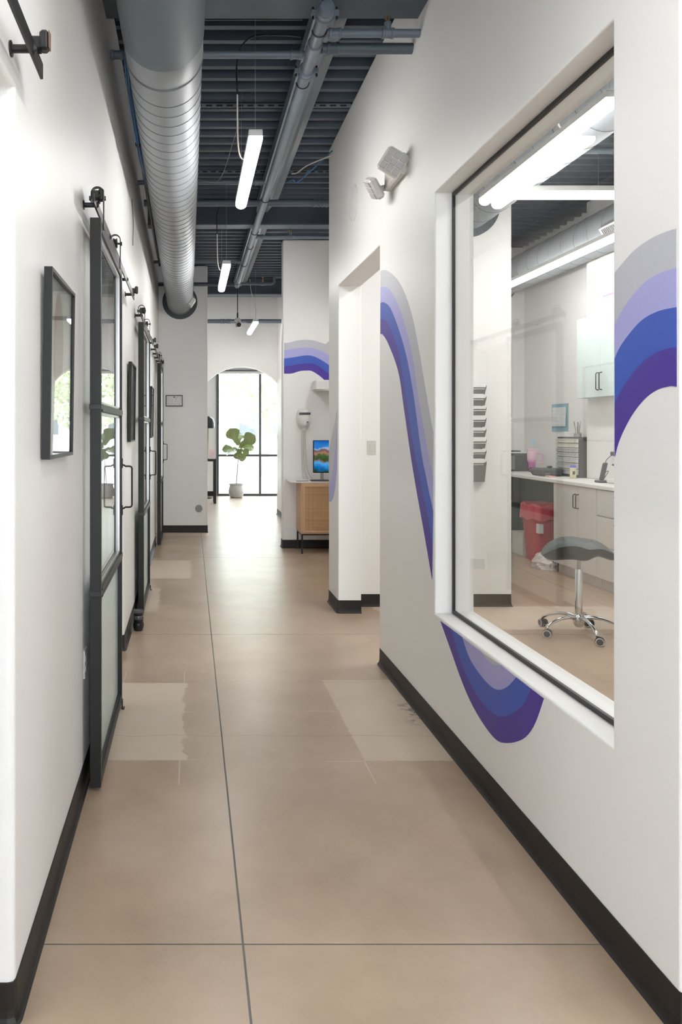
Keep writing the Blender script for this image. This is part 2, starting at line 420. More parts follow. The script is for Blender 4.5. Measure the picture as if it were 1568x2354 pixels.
for nm, x, y0 in (('added_left_window', X0-.08, .0), ('added_right_window', X1+.08, .35)):  # two unseen windows, added to spill daylight from the side rooms
    w4 = bpy.data.objects.new(nm, None); COL.objects.link(w4); struct(w4)
    for y in (y0, y0+.525, y0+1.05): MB().box(x-.03, x+.03, y, y+.05, 1.2, 2.2).obj('mullion', 'window_frame', w4)
    for y in (y0+.05, y0+.575):
        for z in (1.2, 2.15): MB().box(x-.03, x+.03, y, y+.475, z, z+.05).obj('transom', 'window_frame', w4)
        MB().box(x-.003, x+.003, y, y+.475, 1.25, 2.15).obj('pane', 'glass_win', w4)
for ya in (2.2, 5.9, 9.0): struct(MB().box(X0, XL(ya)-.15, ya, ya+.12, 0, ZC).obj('wall_left_partition', 'wall'))
struct(MB().box(XR2, 2.646, 6.28, 6.43, 0, ZC).obj('wall_partition', 'wall'))
struct(MB().box(2.496, 2.646, 6.43, 9.9, 0, ZC).obj('wall_alcove', 'wall'))
struct(MB().box(2.646, X1, 9.9, 10.05, 0, ZC).obj('wall_room_end', 'wall'))
struct(MB().box(4.13, X1, 6.9, 7.94, .956, ZC).obj('wall_chase', 'wall', bevel=.01))
struct(MB().box(XR2, X1, -1.2, -1.05, 0, ZC).obj('wall_room_near', 'wall'))
# end wall of the corridor (duct passes through it), pier, arch wall
DX, DZ, DR = -.152, 3.283, .185
struct(MB().box(-1.6, .242, 10.84, 10.99, 0, 3.795).obj('wall_end', 'wall', bevel=.015))
struct(MB().box(.092, .242, 10.99, 13.2, 0, ZC).obj('wall_passage_left', 'wall'))
struct(MB().box(1.139, 2.496, 9.4, 9.55, 0, 3.81).obj('wall_pier', 'wall', bevel=.018))
struct(MB().box(1.50, 1.62, 9.55, 13.2, 0, ZC).obj('wall_passage_right', 'wall'))
AC, AR, AS = .89, .815, 1.745
cells = []
N_ = 28
for i in range(N_):
    a, b = PI*i/N_, PI*(i+1)/N_
    xa, xb = AC-AR*math.cos(a), AC-AR*math.cos(b)
    cells.append([(xa, AS+AR*math.sin(a)), (xb, AS+AR*math.sin(b)), (xb, ZC), (xa, ZC)])
cells.append([(X0, AS), (AC-AR, AS), (AC-AR, ZC), (X0, ZC)]); cells.append([(X0, 0), (AC-AR, 0), (AC-AR, AS), (X0, AS)])
cells.append([(AC+AR, AS), (X1, AS), (X1, ZC), (AC+AR, ZC)]); cells.append([(AC+AR, 0), (X1, 0), (X1, AS), (AC+AR, AS)])
struct(MB().ext(cells, 'y', 13.2, 13.35).obj('wall_arch', 'wall'))
# front wall with the tall window
WX0, WX1, WZ1 = .58, 4.1, 2.80
struct(MB().ext(grid_wall(X0, X1, 0, ZC+.1, [(WX0, WX1, .02, WZ1)]), 'y', 16.95, 17.1).obj('wall_front', 'wall'))

# front window: frame bars and panes
wf = bpy.data.objects.new('window_1', None); COL.objects.link(wf); struct(wf)
cols = [WX0, 1.545, 2.51, 3.48, WX1]
for i, x in enumerate(cols): MB().box(x-(.0 if i == 0 else .025), x+.05 if i == 0 else x+.025, 16.9, 17.0, .0, WZ1).obj('mullion', 'window_frame', wf)
for z0, z1 in ((.0, .05), (.875, .925), (2.75, 2.80)):
    for i in range(4): MB().box(cols[i]+.025+(.025 if i == 0 else 0), cols[i+1]-.025, 16.905, 16.99, z0, z1).obj('transom', 'window_frame', wf)
for i in range(4):
    for z0, z1 in ((.05, .875), (.925, 2.75)): MB().box(cols[i]+.05, cols[i+1]-.025, 16.945, 16.951, z0, z1).obj('pane', 'glass_win', wf)
shade = MB().cyl((WX0+.02, 16.86, 2.74), (WX1, 16.86, 2.74), .035).obj('roller_blind', 'white_plastic', loc=(2.3, 16.86, 2.74))
tag(shade, 'rolled up white blind along the top of the far window', 'blind')
# picture window in the right wall
w2 = bpy.data.objects.new('window_2', None); COL.objects.link(w2); struct(w2)
def ring(y0, y1, z0, z1, t, x0, x1):
    o = [(y0, z0), (y1, z0), (y1, z1), (y0, z1)]; i = [(y0+t, z0+t), (y1-t, z0+t), (y1-t, z1-t), (y0+t, z1-t)]
    return MB().ext([[o[k], o[(k+1) % 4], i[(k+1) % 4], i[k]] for k in range(4)], 'x', x0, x1)
ring(2.119, 3.658, .573, 2.591, .017, 1.256, 1.268).obj('gasket', 'black_metal', w2)
ring(2.119, 3.658, .573, 2.591, .010, 1.268, 1.356).obj('liner', 'wall', w2)
MB().box(1.2605, 1.2665, 2.128, 3.650, .583, 2.582).obj('pane', 'glass_win', w2)

# ------------------------------------------------------------------ baseboards
def baseboard(name, pts, h=.102, toe=.018):
    P = [Vector(p) for p in pts]; R_ = []
    for i, p in enumerate(P):                       # round the corners a little
        if 0 < i < len(P)-1:
            a = (P[i-1]-p).normalized(); b = (P[i+1]-p).normalized()
            q0, q2 = p+a*.016, p+b*.016; R_ += [q0, (q0+q2)/2*.4+p*.6, q2]
        else: R_.append(p)
    prof = [(0.0005, h), (.004, h), (.005, .035), (.007, .018), (.012, .008), (toe, .003), (toe, .0002), (.0005, .0002)]
    vs = []
    for i, p in enumerate(R_):
        d = []
        if i > 0: d.append((R_[i]-R_[i-1]).normalized())
        if i < len(R_)-1: d.append((R_[i+1]-R_[i]).normalized())
        nn = [Vector((-q.y, q.x)) for q in d]; nrm = sum(nn, Vector((0, 0))).normalized(); k = 1/max(.5, nrm.dot(nn[0]))
        for o, z in prof: q = p+nrm*o*k; vs.append((q.x, q.y, z))
    m = len(prof); fs = [(i*m+j, i*m+(j+1) % m, (i+1)*m+(j+1) % m, (i+1)*m+j) for i in range(len(R_)-1) for j in range(m)]
    fs += [tuple(range(m)), tuple((len(R_)-1)*m+j for j in range(m))]
    return struct(MB().add(vs, fs).obj(name, 'base'))
def bl(ya, yb, far=True, near=True):
    pts = []
    if near: pts.append((XL(ya)-.12, ya))
    pts += [(XL(ya), ya), (XL(yb), yb)]
    if far: pts.append((XL(yb)-.12, yb))
    pts.reverse(); return pts
baseboard('baseboard_left', bl(1.86, 4.05)); baseboard('baseboard_left', bl(5.02, 7.07)); baseboard('baseboard_left', bl(8.0, 9.73)); baseboard('baseboard_left', bl(-3.9, .86, near=False))
baseboard('baseboard_right', [(XR2-.02, 1.825), (XR, 1.825), (XR, 4.73), (XR2-.02, 4.73)])
baseboard('baseboard_right', [(XR2, 6.05), (XR, 6.05), (XR, 6.465), (XR2, 6.465)])
baseboard('baseboard_room', [(2.646, 9.8), (2.646, 6.28), (XR2, 6.28)])
baseboard('baseboard_end', [(.242, 10.99), (.242, 10.84), (-1.5, 10.84)])
baseboard('baseboard_pier', [(2.49, 9.4), (1.139, 9.4), (1.139, 9.55)])
baseboard('baseboard_passage', [(1.50, 9.56), (1.50, 13.19)])
baseboard('baseboard_front', [(WX0-.01, 16.95), (X0+.05, 16.95)])

# ------------------------------------------------------------------ murals painted on the walls
def wr(px, py):      # a point of the right wall's face
    yy = XR*F/(px-438); return (yy, H-(py-990)*yy/F)
def wpier(px, py):
    return ((px-438)*9.4/F, H-(py-990)*9.4/F)
def resample(c, n):
    """Catmull-Rom through the points, n samples by arc length"""
    c = [Vector(p) for p in c]; out = []
    for i in range(len(c)-1):
        p0, p1, p2, p3 = c[max(0, i-1)], c[i], c[i+1], c[min(len(c)-1, i+2)]
        for k in range(12):
            t = k/12; out.append(.5*((2*p1)+(-p0+p2)*t+(2*p0-5*p1+4*p2-p3)*t*t+(-p0+3*p1-3*p2+p3)*t**3))
    out.append(c[-1]); L = [0]
    for a, b in zip(out, out[1:]): L.append(L[-1]+(b-a).length)
    r = []; j = 0
    for k in range(n):
        t = L[-1]*k/(n-1)
        while j < len(L)-2 and L[j+1] < t: j += 1
        d = L[j+1]-L[j]; u = (t-L[j])/d if d else 0; r.append(tuple(out[j].lerp(out[j+1], min(1, u))))
    return r
def mural(name, label, curves, mats, conv, axis, a0, a1, n=44):
    pts = [resample([conv(*p) for p in c], n) for c in curves]
    t = None
    cy = sum(p[0] for p in pts[0])/n
    t = thing(name, label, 'mural', (a0, cy, min(p[1] for c in pts for p in c)) if axis == 'x' else (cy, a0, min(p[1] for c in pts for p in c)), group=None)
    for c0, c1, m in zip(pts, pts[1:], mats):
        cells = [[c0[i], c0[i+1], c1[i+1], c1[i]] for i in range(n-1)]
        cells = [[p for k, p in enumerate(c) if (Vector(p)-Vector(c[k-1])).length > 2e-5] for c in cells]
        MB().ext([c for c in cells if len(c) > 2], axis, a0, a1).obj('painted_band', m, t, off=t.location)
MM = ['mural_grey', 'mural_lavender', 'mural_blue', 'mural_purple']
mural('wall_mural', 'tall blue and purple wave sweeping down the wall from the doorway to the big window', [
    [(875, 623), (886, 621), (905, 633), (925, 662), (945, 716), (960, 785), (974, 865), (985, 930), (997, 997)],
    [(875, 660), (893, 662), (913, 693), (931, 744), (949, 820), (964, 922), (982, 1024), (996, 1095)],
    [(875, 697), (883, 695), (898, 708), (918, 759), (936, 823), (951.6, 910), (969, 1037), (981, 1100), (995.7, 1172)],
    [(875, 734), (885, 735), (898, 754), (918, 815), (934, 910), (949, 1012), (967, 1106), (979.6, 1164), (995, 1253)],
    [(875, 768), (880, 769), (893, 790), (916, 853.5), (928.6, 935), (944, 1042), (955, 1110), (964, 1161), (979.6, 1248), (993.6, 1332)]],
    MM, wr, 'x', XR-.0015, XR+.0005)
mural('wall_mural', 'hanging purple and blue loop painted under the sill of the big window', [
    [(1109, 1500), (1113, 1503), (1122, 1509), (1130, 1514.5), (1141, 1521.5), (1152, 1528)],
    [(1109, 1500), (1116, 1511), (1123.5, 1518.7), (1136, 1527.8), (1146, 1529), (1152, 1528)],
    [(1063.5, 1465), (1080, 1512), (1101, 1545.6), (1125.6, 1574.5), (1146, 1585.7), (1167, 1578.7), (1187.6, 1557)],
    [(1038.6, 1446.5), (1059, 1516.6), (1084, 1574.5), (1113, 1620), (1142, 1644), (1167, 1645), (1192, 1630), (1208, 1614), (1221, 1583)],
    [(1013, 1427.6), (1034.5, 1487.6), (1061, 1562), (1084, 1616), (1113, 1665.6), (1142, 1701), (1167, 1708), (1196, 1702), (1216.6, 1686), (1233, 1657), (1250.6, 1605.6)]],
    MM, wr, 'x', XR-.0015, XR+.0005)
mural('wall_mural', 'rising four colour arc on the wall to the near side of the big window', [
    [(1414, 628), (1430, 608), (1460, 575), (1500, 547), (1540, 530), (1556, 526)],
    [(1414, 747), (1440, 700), (1480, 652), (1520, 627), (1556, 616.5)],
    [(1414, 825), (1430, 792), (1470, 742), (1510, 717), (1556, 706)],
    [(1414, 927), (1440, 880), (1480, 831), (1520, 806), (1556, 797.5)],
    [(1414, 1050), (1425, 1011), (1450, 960), (1480, 920), (1510, 897), (1540, 888), (1556, 889)]],
    MM, wr, 'x', XR-.0015, XR+.0005)
mural('wall_mural', 'wavy four colour band on the pier wall above the hand sanitiser dispenser', [
    [(653, 788), (662.7, 788), (682, 783), (705, 781), (727, 784), (744, 790), (751, 790), (758, 783), (790, 775), (840, 770)],
    [(653, 806), (671, 802), (705, 799), (727, 802.5), (756, 816.5), (800, 845), (860, 880)],
    [(653, 824), (671, 822), (705, 817), (727, 821.5), (756, 839), (790, 866), (840, 905)],
    [(653, 842), (671, 840), (705, 835), (727, 839), (755, 858.6), (780, 885), (820, 925)],
    [(653, 859), (671, 858.6), (688, 853.5), (705, 852), (719, 854), (744, 872), (770, 905), (800, 945)]],
    MM, wpier, 'y', 9.3985, 9.4005)
mural('wall_mural', 'pale lavender drop on the narrow wall between alcove and doorway', [
    [(775, 940), (770.7, 968), (766, 990), (760, 1020), (756.5, 1046), (756.3, 1070)],
    [(775, 975), (773, 1010), (768, 1060), (763, 1095), (758, 1115), (756.5, 1123)],
    [(775, 1075), (773, 1100), (769, 1131), (763, 1151), (757, 1153)]],
    ['mural_grey', 'mural_lavender'], wr, 'x', XR-.0015, XR+.0005)

# ------------------------------------------------------------------ barn doors on the left wall (local frame: x from wall face, y along the wall)
RX = .052     # rail and door centre plane, from the wall face
def rail(y0, y1, label, stops, pads):
    t = thing('barn_door_rail', label, 'rail', (XL(y0), y0, 2.345), SL, 'black sliding rails above the left doorways')
    L = y1-y0
    MB().cbox(RX-.0038, RX+.0038, 0, L, 0, .0395, .001).obj('bar', 'black_metal', t)
    k = max(2, round(L/.42)); 
    for i in range(k):
        yy = .10+(L-.22)*i/(k-1)
        MB().lathe([(.019, 0), (.019, .004), (.010, .006), (.010, RX-.006), (.013, RX-.004), (.013, RX+.006), (.008, RX+.010), (.006, RX+.012)], (0, yy, .018), 'x', 16).obj('standoff', 'black_metal', t)
    for yy, s in ((.075, 1), (L-.075, -1)):
        st = MB().cbox(RX-.014, RX+.014, yy-.016, yy+.016, .034, .066, .003).obj('end_stop', 'black_metal', t)
        MB().cbox(RX+.012, RX+.034, yy+s*.010-.014, yy+s*.010+.014, .028, .078, .006).obj('stop_block', 'black_metal', st)
        if pads: MB().cbox(RX+.0345, RX+.037, yy+s*.010-.012, yy+s*.010+.012, .034, .076, .001).obj('rubber_pad', 'rubber_brown', st)
        MB().lathe([(.011, 0), (.011, .008), (.006, .010)], (RX+.014, yy, .048), 'x', 12).obj('bolt', 'black_metal', st)
    return t
rail(.19, 1.94, 'near black sliding door rail cut off at the upper left corner', 0, 1)
rail(2.98, 5.22, 'black sliding rail over the nearest barn door and its doorway', 0, 0)
rail(5.93, 8.05, 'black sliding rail over the middle barn door', 0, 0)
rail(8.45, 10.62, 'farthest black sliding rail near the framed certificate', 0, 0)

def barn_door(W=.985, Z0=.016, Z1=2.306):
    t = thing('barn_door', 'nearest tall black framed sliding glass door on the left wall', 'door', (XL(3.055), 3.055, 0), SL, 'black framed glass barn doors')
    a, b = RX-.022, RX+.022; sw = .034; hs = Z1-Z0
    for y0 in (0, W-sw): 
        s_ = MB().cbox(a, b, y0, y0+sw, Z0, Z1, .0015).obj('stile', 'door_black', t)
        for z in (.79, 1.542):
            MB().cbox(a-.003, b+.003, y0-.0025, y0+sw+.0025, z-.006, z+.014, .001).obj('joint_band', 'black_metal', s_)
    for z0, z1 in ((Z0, Z0+.045), (Z1-.045, Z1), (.775, .808), (1.527, 1.558)):
        MB().cbox(a+.001, b-.001 if z0 in (Z0, Z1-.045) else b+.004, sw, W-sw, z0, z1, .0015).obj('crossbar', 'door_black', t)
    # beads that hold the panes
    def pane(z0, z1, m, nm):
        p = MB().box(RX-.004, RX+.002, sw, W-sw, z0, z1).obj('pane', m, t)
        o = [(sw, z0), (W-sw, z0), (W-sw, z1), (sw, z1)]; e = .012; i = [(sw+e, z0+e), (W-sw-e, z0+e), (W-sw-e, z1-e), (sw+e, z1-e)]
        MB().ext([[o[k], o[(k+1) % 4], i[(k+1) % 4], i[k]] for k in range(4)], 'x', RX+.002, RX+.012).obj('glazing_bead', 'steel' if nm else 'door_black', p)
    pane(Z0+.045, .775, 'frosted', 0); pane(.808, 1.527, 'glass', 1); pane(1.558, Z1-.045, 'glass', 1)
    # handle
    hz, hy = 1.154, W-sw/2
    hp = MB().cbox(b, b+.005, hy-.013, hy+.013, hz+.098, hz+.150, .002).obj('handle_plate', 'black_metal', t)
    MB().cbox(b, b+.005, hy-.013, hy+.013, hz-.150, hz-.098, .002).obj('handle_plate', 'black_metal', t)
    q = [(b+.003, hy, hz-.116), (b+.012, hy, hz-.113), (b+.018, hy, hz-.108), (b+.042, hy, hz-.108), (b+.050, hy, hz-.104), (b+.053, hy, hz-.096), (b+.053, hy, hz+.096), (b+.050, hy, hz+.104), (b+.042, hy, hz+.108), (b+.018, hy, hz+.108), (b+.012, hy, hz+.113), (b+.003, hy, hz+.116)]
    MB().tube(q, .0048, 8).obj('handle', 'black_metal', t)
    # hangers: an inverted U strap round a grooved wheel that runs on the rail
    for hy in (.075, W-.15):
        zc = 2.405; u = .0255; seg = []
        for k in range(13):
            an = PI*k/12; seg.append((RX+u*math.cos(an), zc+.018+u*1.05*math.sin(an)))
        pth = [(RX+u, Z1-.03)]+[(RX+u, 2.36)]+seg+[(RX-u, zc-.02)]
        vs = []; 
        for i, (x, z) in enumerate(pth):
            d = Vector(pth[min(i+1, len(pth)-1)])-Vector(pth[max(i-1, 0)]); d.normalize(); nx, nz = d.y*.0022, -d.x*.0022
            for yy in (hy-.010, hy+.010): vs += [(x+nx, yy, z+nz), (x-nx, yy, z-nz)]
        fs = []
        for i in range(len(pth)-1):
            o = i*4; fs += [(o, o+2, o+6, o+4), (o+1, o+5, o+7, o+3), (o, o+4, o+5, o+1), (o+2, o+3, o+7, o+6)]
        fs += [(0, 1, 3, 2), tuple(len(vs)-4+k for k in (0, 2, 3, 1))]
        h = MB().add(vs, fs).obj('hanger', 'black_metal', t)
        wheel = MB().lathe([(.006, -.010), (.024, -.010), (.0265, -.008), (.022, -.004), (.0205, 0), (.022, .004), (.0265, .008), (.024, .010), (.006, .010)], (RX, hy, zc+.0025), 'x', 24).obj('wheel', 'black_metal', h)
        MB().lathe([(.006, -.034), (.010, -.034), (.010, -.026), (.005, -.026), (.005, .026), (.010, .026), (.010, .034), (.006, .034)], (RX, hy, zc), 'x', 12).obj('axle_bolt', 'black_metal', h)
    return t
bd = barn_door()
dup(bd, (XL(5.99), 5.99, 0), SL, 'middle black framed barn door standing behind the black camera lens')
dup(bd, (XL(9.62), 9.62, 0), SL, 'farthest black framed barn door beside the end wall')
for y, lb in ((3.975, 'small black floor guide at the far foot of the nearest barn door'), (6.93, 'small black floor guide at the far foot of the middle barn door')):
    t = thing('floor_guide', lb, 'door guide', (XL(y)+RX+.034, y, 0), SL, 'floor guides of the barn doors')
    MB().cbox(-.008, .006, -.02, .02, 0, .004, .001).obj('foot_plate', 'black_metal', t)
    MB().cbox(-.009, -.003, -.018, .018, .004, .045, .001).obj('guide_blade', 'black_metal', t)

# pictures leaning slightly forward from the left wall
def picture(y0, label):
    t = thing('framed_picture', label, 'picture', (XL(y0)+.004, y0, 1.367), SL, 'black framed pictures on the left wall')
    t.rotation_euler = (0, .014, SL)
    W_, H_, D = .44, .555, .024; e = .011
    o = [(0, 0), (W_, 0), (W_, H_), (0, H_)]; i = [(e, e), (W_-e, e), (W_-e, H_-e), (e, H_-e)]
    MB().ext([[o[k], o[(k+1) % 4], i[(k+1) % 4], i[k]] for k in range(4)], 'x', 0, D).obj('frame', 'door_black', t)
    MB().box(.002, .010, e, W_-e, e, H_-e).obj('print', 'art', t)
    MB().box(.015, .018, e, W_-e, e, H_-e).obj('glazing', 'glass', t)
    return t
pc = picture(2.185, 'large black framed print, nearest on the left wall')
dup(pc, (XL(5.25)+.004, 5.25, 1.372), None, 'black framed picture between the nearest and middle barn doors')
dup(pc, (XL(8.15)+.004, 8.15, 1.372), None, 'small looking black framed picture just past the middle barn door')

def plate(name, label, cat, kind, loc, rot, m='white_plastic'):
    t = thing(name, label, cat, loc, rot)       # local: x outward, y across, z up
    MB().cbox(.0, .006, -.036, .036, -.058, .058, .003).obj('cover_plate', m, t)
    if kind == 'outlet':
        for z in (-.021, .021): MB().cbox(.005, .0085, -.017, .017, z-.014, z+.014, .003).obj('receptacle', m, t)
    else:
        MB().cbox(.005, .010, -.017, .017, -.034, .034, .003).obj('rocker', m, t)
    for z in (-.048, .048) if kind != 'outlet' else (0,): MB().lathe([(.003, 0), (.003, .0065), (.002, .0075)], (0, 0, z), 'x', 8).obj('screw', 'steel', t)
    return t
plate('wall_outlet', 'white power outlet low on the wall behind the nearest barn door', 'outlet', 'outlet', (XL(3.12), 3.12, .50), 0)
plate('light_switch', 'white rocker light switch beside the doorway opening', 'switch', 'switch', (1.493, 6.28, 1.31), -PI/2, 'ivory_plastic')

# the camera lens on the floor
t = thing('camera_lens', 'black camera lens standing upright on the floor by the middle barn door', 'camera lens', (-.378, 5.53, 0))
MB().lathe([(.030, 0), (.033, .004), (.033, .010), (.037, .022), (.039, .036), (.0395, .050), (.037, .056)], n=32).obj('lens_hood', 'lens_black', t)
MB().lathe([(.033, .056), (.034, .060), (.034, .075), (.0345, .076), (.0345, .100), (.034, .101), (.034, .118), (.036, .121), (.036, .130)], n=32).obj('barrel', 'lens_black', t)
r = MB().lathe([(.0352, .082), (.0358, .083), (.0358, .096), (.0352, .097)], n=40).obj('focus_ring', 'dark_grey', t)
MB().lathe([(.0362, .130), (.0375, .133), (.0375, .143), (.035, .148), (.030, .148), (.029, .143)], n=32).obj('rear_cap', 'dark_grey', t)
MB().lathe([(.0345, .1035), (.0348, .104), (.0348, .1065), (.0345, .107)], n=32).obj('silver_ring', 'steel', t)

# ------------------------------------------------------------------ duct
da = (DX+.1515)/7; 
t = thing('spiral_duct', 'long round grey spiral duct running along the left of the ceiling', 'duct', (-.1265, 3.49, DZ), .0034)
L = 10.84-3.49
MB().lathe([(DR, 0), (DR, L-.001)], axis='y', n=64).obj('tube_body', 'duct', t)
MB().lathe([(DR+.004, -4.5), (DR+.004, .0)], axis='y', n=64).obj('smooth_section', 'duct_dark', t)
MB().lathe([(DR+.0015, .004), (DR+.0022, .006), (DR+.0022, .19), (DR+.0015, .192)], axis='y', n=64).obj('coupling_sleeve', 'duct', t)
for y in (.196,): MB().lathe([(DR, y), (DR+.006, y+.002), (DR+.006, y+.008), (DR, y+.010)], axis='y', n=64).obj('joint_ring', 'duct_seam', t)
h = []; turns = int((L-.30)/.125); K = 40
for i in range(turns*K+1):
    a = 2*PI*i/K; h.append(((DR+.0006)*math.cos(a), .30+.125*i/K, (DR+.0006)*math.sin(a)))
MB().tube(h, .0026, 4, smooth=False).obj('spiral_seam', 'duct_seam', t)
MB().ext([[(DR*math.cos(2*PI*k/48), DR*math.sin(2*PI*k/48)), (DR*math.cos(2*PI*(k+1)/48), DR*math.sin(2*PI*(k+1)/48)), (.249*math.cos(2*PI*(k+1)/48), .249*math.sin(2*PI*(k+1)/48)), (.249*math.cos(2*PI*k/48), .249*math.sin(2*PI*k/48))] for k in range(48)], 'y', L-.030, L-.012).obj('wall_flange', 'flange', t)
# a boxed damper actuator near the far end
a = -.60; m = MB(); bx = MB().cbox(DR-.01, DR+.045, -.10, .10, -.055, .055, .004)
bx.v = [((x*math.cos(a)-z*math.sin(a)), y+L-.62, (x*math.sin(a)+z*math.cos(a))) for x, y, z in bx.v]
ab = bx.obj('damper_box', 'white_metal', t)
t2 = MB().tube([((DR+.03)*math.cos(a), L-.52, (DR+.03)*math.sin(a)), ((DR+.02)*math.cos(a+.5), L-.42, (DR+.02)*math.sin(a+.5)), (.14, L-.36, .12)], .004, 6).obj('control_wire', 'cream_cord', t)

# ------------------------------------------------------------------ steel over the corridor
def ibeam(y, z0, x0, x1, label, hh=.25, w=.15):
    t = thing('steel_beam', label, 'beam', ((x0+x1)/2, y, z0))
    c = [(-w/2, 0), (w/2, 0), (w/2, .014), (.006, .014), (.006, hh-.014), (w/2, hh-.014), (w/2, hh), (-w/2, hh), (-w/2, hh-.014), (-.006, hh-.014), (-.006, .014), (-w/2, .014)]
    cells = [[c[0], c[1], c[2], c[3], c[10], c[11]], [c[3], c[4], c[9], c[10]], [c[4], c[5], c[6], c[7], c[8], c[9]]]
    hx = (x1-x0)/2
    m = MB(); m.ext(cells, 'x', -hx, hx); m.obj('beam_body', 'beam', t, merge=True)
    return t
ibeam(3.80, 3.577, XL(3.8)+.002, XR-.002, 'dark steel beam crossing right at the top edge over the corridor', .25, .26)
ibeam(7.94, 3.577, XL(7.9)+.002, 2.49, 'dark blue grey steel beam crossing above the second pendant light')
ibeam(12.0, 3.577, .244, 1.498, 'far dark steel beam above the passage to the arch', .25, .26)
ibeam(3.80, 3.577, XR2+.002, X1-.002, 'dark steel beam over the room behind the window, near end', .25, .2)
# sloping-faced channel beside the main pipe
t = thing('steel_channel', 'long light grey steel channel running lengthwise above the main pipe', 'channel', (.74, 3.6, 3.70))
for y0, y1 in ((0, 4.24), (4.42, 8.3)):
    c = [(-.068, 0), (.052, 0), (.095, .055), (.145, .078), (.145, .088), (-.068, .088)]
    MB().ext([[(x, z) for x, z in c]], 'y', y0, y1).obj('channel_section', 'channel', t)
def slotted(y, x0, x1, label, z=3.795):
    t = thing('slotted_strut', label, 'strut', ((x0+x1)/2, y, z), group='slotted steel struts under the deck')
    hx = (x1-x0)/2
    o = MB().box(-hx, hx, -.004, .0, 0, .034); o.box(-hx, hx, -.004, .030, .030, .034); o.obj('angle_body', 'channel', t, merge=False)
    k = int((x1-x0)/.075)
    bm_ = MB()
    for i in range(k):
        xx = -hx+.04+i*.075; c = []
        for q in range(8): 
            an = 2*PI*q/8+PI/8; c.append((xx+.018*(1 if math.cos(an) > 0 else -1)+.006*math.cos(an), .015+.006*math.sin(an)))
        bm_.ext([c], 'y', -.0055, -.0038)
    bm_.obj('slot', 'black_metal', t)['kind'] = 'stuff'
slotted(4.355, XL(4.3)+.01, .64, 'slotted strut crossing just beyond the top beam')
slotted(5.53, XL(5.5)+.01, XR-.01, 'slotted strut above the nearest pendant light')
slotted(6.93, XL(6.9)+.01, 2.4, 'slotted strut over the far end of the nearest pendant light', 3.79)
slotted(8.3, XL(8.3)+.01, 2.4, 'slotted strut just beyond the middle steel beam', 3.79)

# main sprinkler pipe
PX, PZ, PR = .654, 3.48, .034
t = thing('sprinkler_main', 'thick grey sprinkler main pipe running lengthwise with grooved cap', 'pipe', (PX, 3.66, PZ))
MB().cyl((0, 0, 0), (0, 7.03, 0), PR, 28).obj('pipe_run', 'pipe', t)
def coupling(y, r=PR, par=None):
    c = MB().lathe([(r+.002, -.028), (r+.012, -.024), (r+.012, -.010), (r+.007, -.006), (r+.007, .006), (r+.012, .010), (r+.012, .024), (r+.002, .028)], (0, y, 0), 'y', 28).obj('coupling', 'pipe', par)
    for s in (-1, 1):
        MB().cbox(s*(r+.020)-.013, s*(r+.020)+.013, y-.018, y+.018, -.014, .014, .005).obj('bolt_lug', 'pipe', c)
        MB().cyl((s*(r+.024), y, -.030), (s*(r+.024), y, .030), .006, 8).obj('bolt', 'black_metal', c)
MB().lathe([(.020, -.022), (.032, -.020), (.040, -.010), (.040, .012), (PR+.002, .016)], (0, 0, 0), 'y', 28).obj('end_cap', 'pipe', t)
coupling(.045, par=t); coupling(.64, par=t)
MB().lathe([(PR+.001, .33), (PR+.008, .332), (PR+.008, .42), (PR+.001, .422)], (0, 0, 0), 'y', 28).obj('outlet_collar', 'pipe', t)
for y in (.20, .78, 3.0, 4.1, 4.72, 5.6, 6.8):
    MB().tube([(math.cos(a_)*(PR+.003), y, math.sin(a_)*(PR+.003)) for a_ in [PI+k*PI/12 for k in range(13)]]+[(PR+.003, y, .10), (PR+.003, y, .22)], .0035, 6).obj('pipe_hanger', 'black_metal', t)
MB().lathe([(PR+.001, 0), (PR+.009, .002), (PR+.009, .045), (PR+.001, .047)], (0, 6.72, 0), 'y', 24).obj('end_fitting', 'pipe', t)
def branch(y, z, x0, x1, r, label, m='pipe', fits=(), sprink=None, cat='pipe', name='branch_pipe'):
    t = thing(name, label, cat, (x0, y, z))
    MB().cyl((0, 0, 0), (x1-x0, 0, 0), r, 20).obj('pipe_run', m, t)
    for x in fits:
        MB().lathe([(r, -.032), (r+.006, -.030), (r+.006, -.018), (r+.003, -.016), (r+.003, .016), (r+.006, .018), (r+.006, .030), (r, .032)], (x-x0, 0, 0), 'x', 20).obj('pipe_fitting', m, t)
    if sprink is not None:
        x = sprink-x0
        MB().cyl((x, 0, 0), (x, 0, r+.035), r*.85, 16).obj('riser_boss', m, t)
        s_ = MB().lathe([(.012, r+.033), (.012, r+.045), (.007, r+.048), (.005, r+.058), (.003, r+.070)], (x, 0, 0), 'z', 12).obj('sprinkler_head', 'brass', t)
        MB().tube([(x-.005, 0, r+.046), (x-.014, 0, r+.056), (x-.012, 0, r+.070), (x, 0, r+.082), (x+.012, 0, r+.070), (x+.014, 0, r+.056), (x+.005, 0, r+.046)], .0022, 6).obj('yoke', 'brass', s_)
        MB().lathe([(.004, r+.082), (.016, r+.082), (.014, r+.085), (.004, r+.085)], (x, 0, 0), 'z', 12).obj('deflector', 'brass', s_)
    return t
branch(4.147, 3.497, XL(4.1), PX-PR, .020, 'grey branch pipe crossing over the duct near the top beam', fits=(PX-.08, -.40))
branch(3.90, 3.485, PX+PR, XR, .021, 'grey branch pipe into the right wall with a brass sprinkler head', fits=(PX+.085, 1.01), sprink=1.01)
branch(4.035, 3.475, PX+PR+.009, XR, .028, 'thicker dark grey pipe into the right wall below the sprinkler branch', 'beam', fits=(PX+.10,))
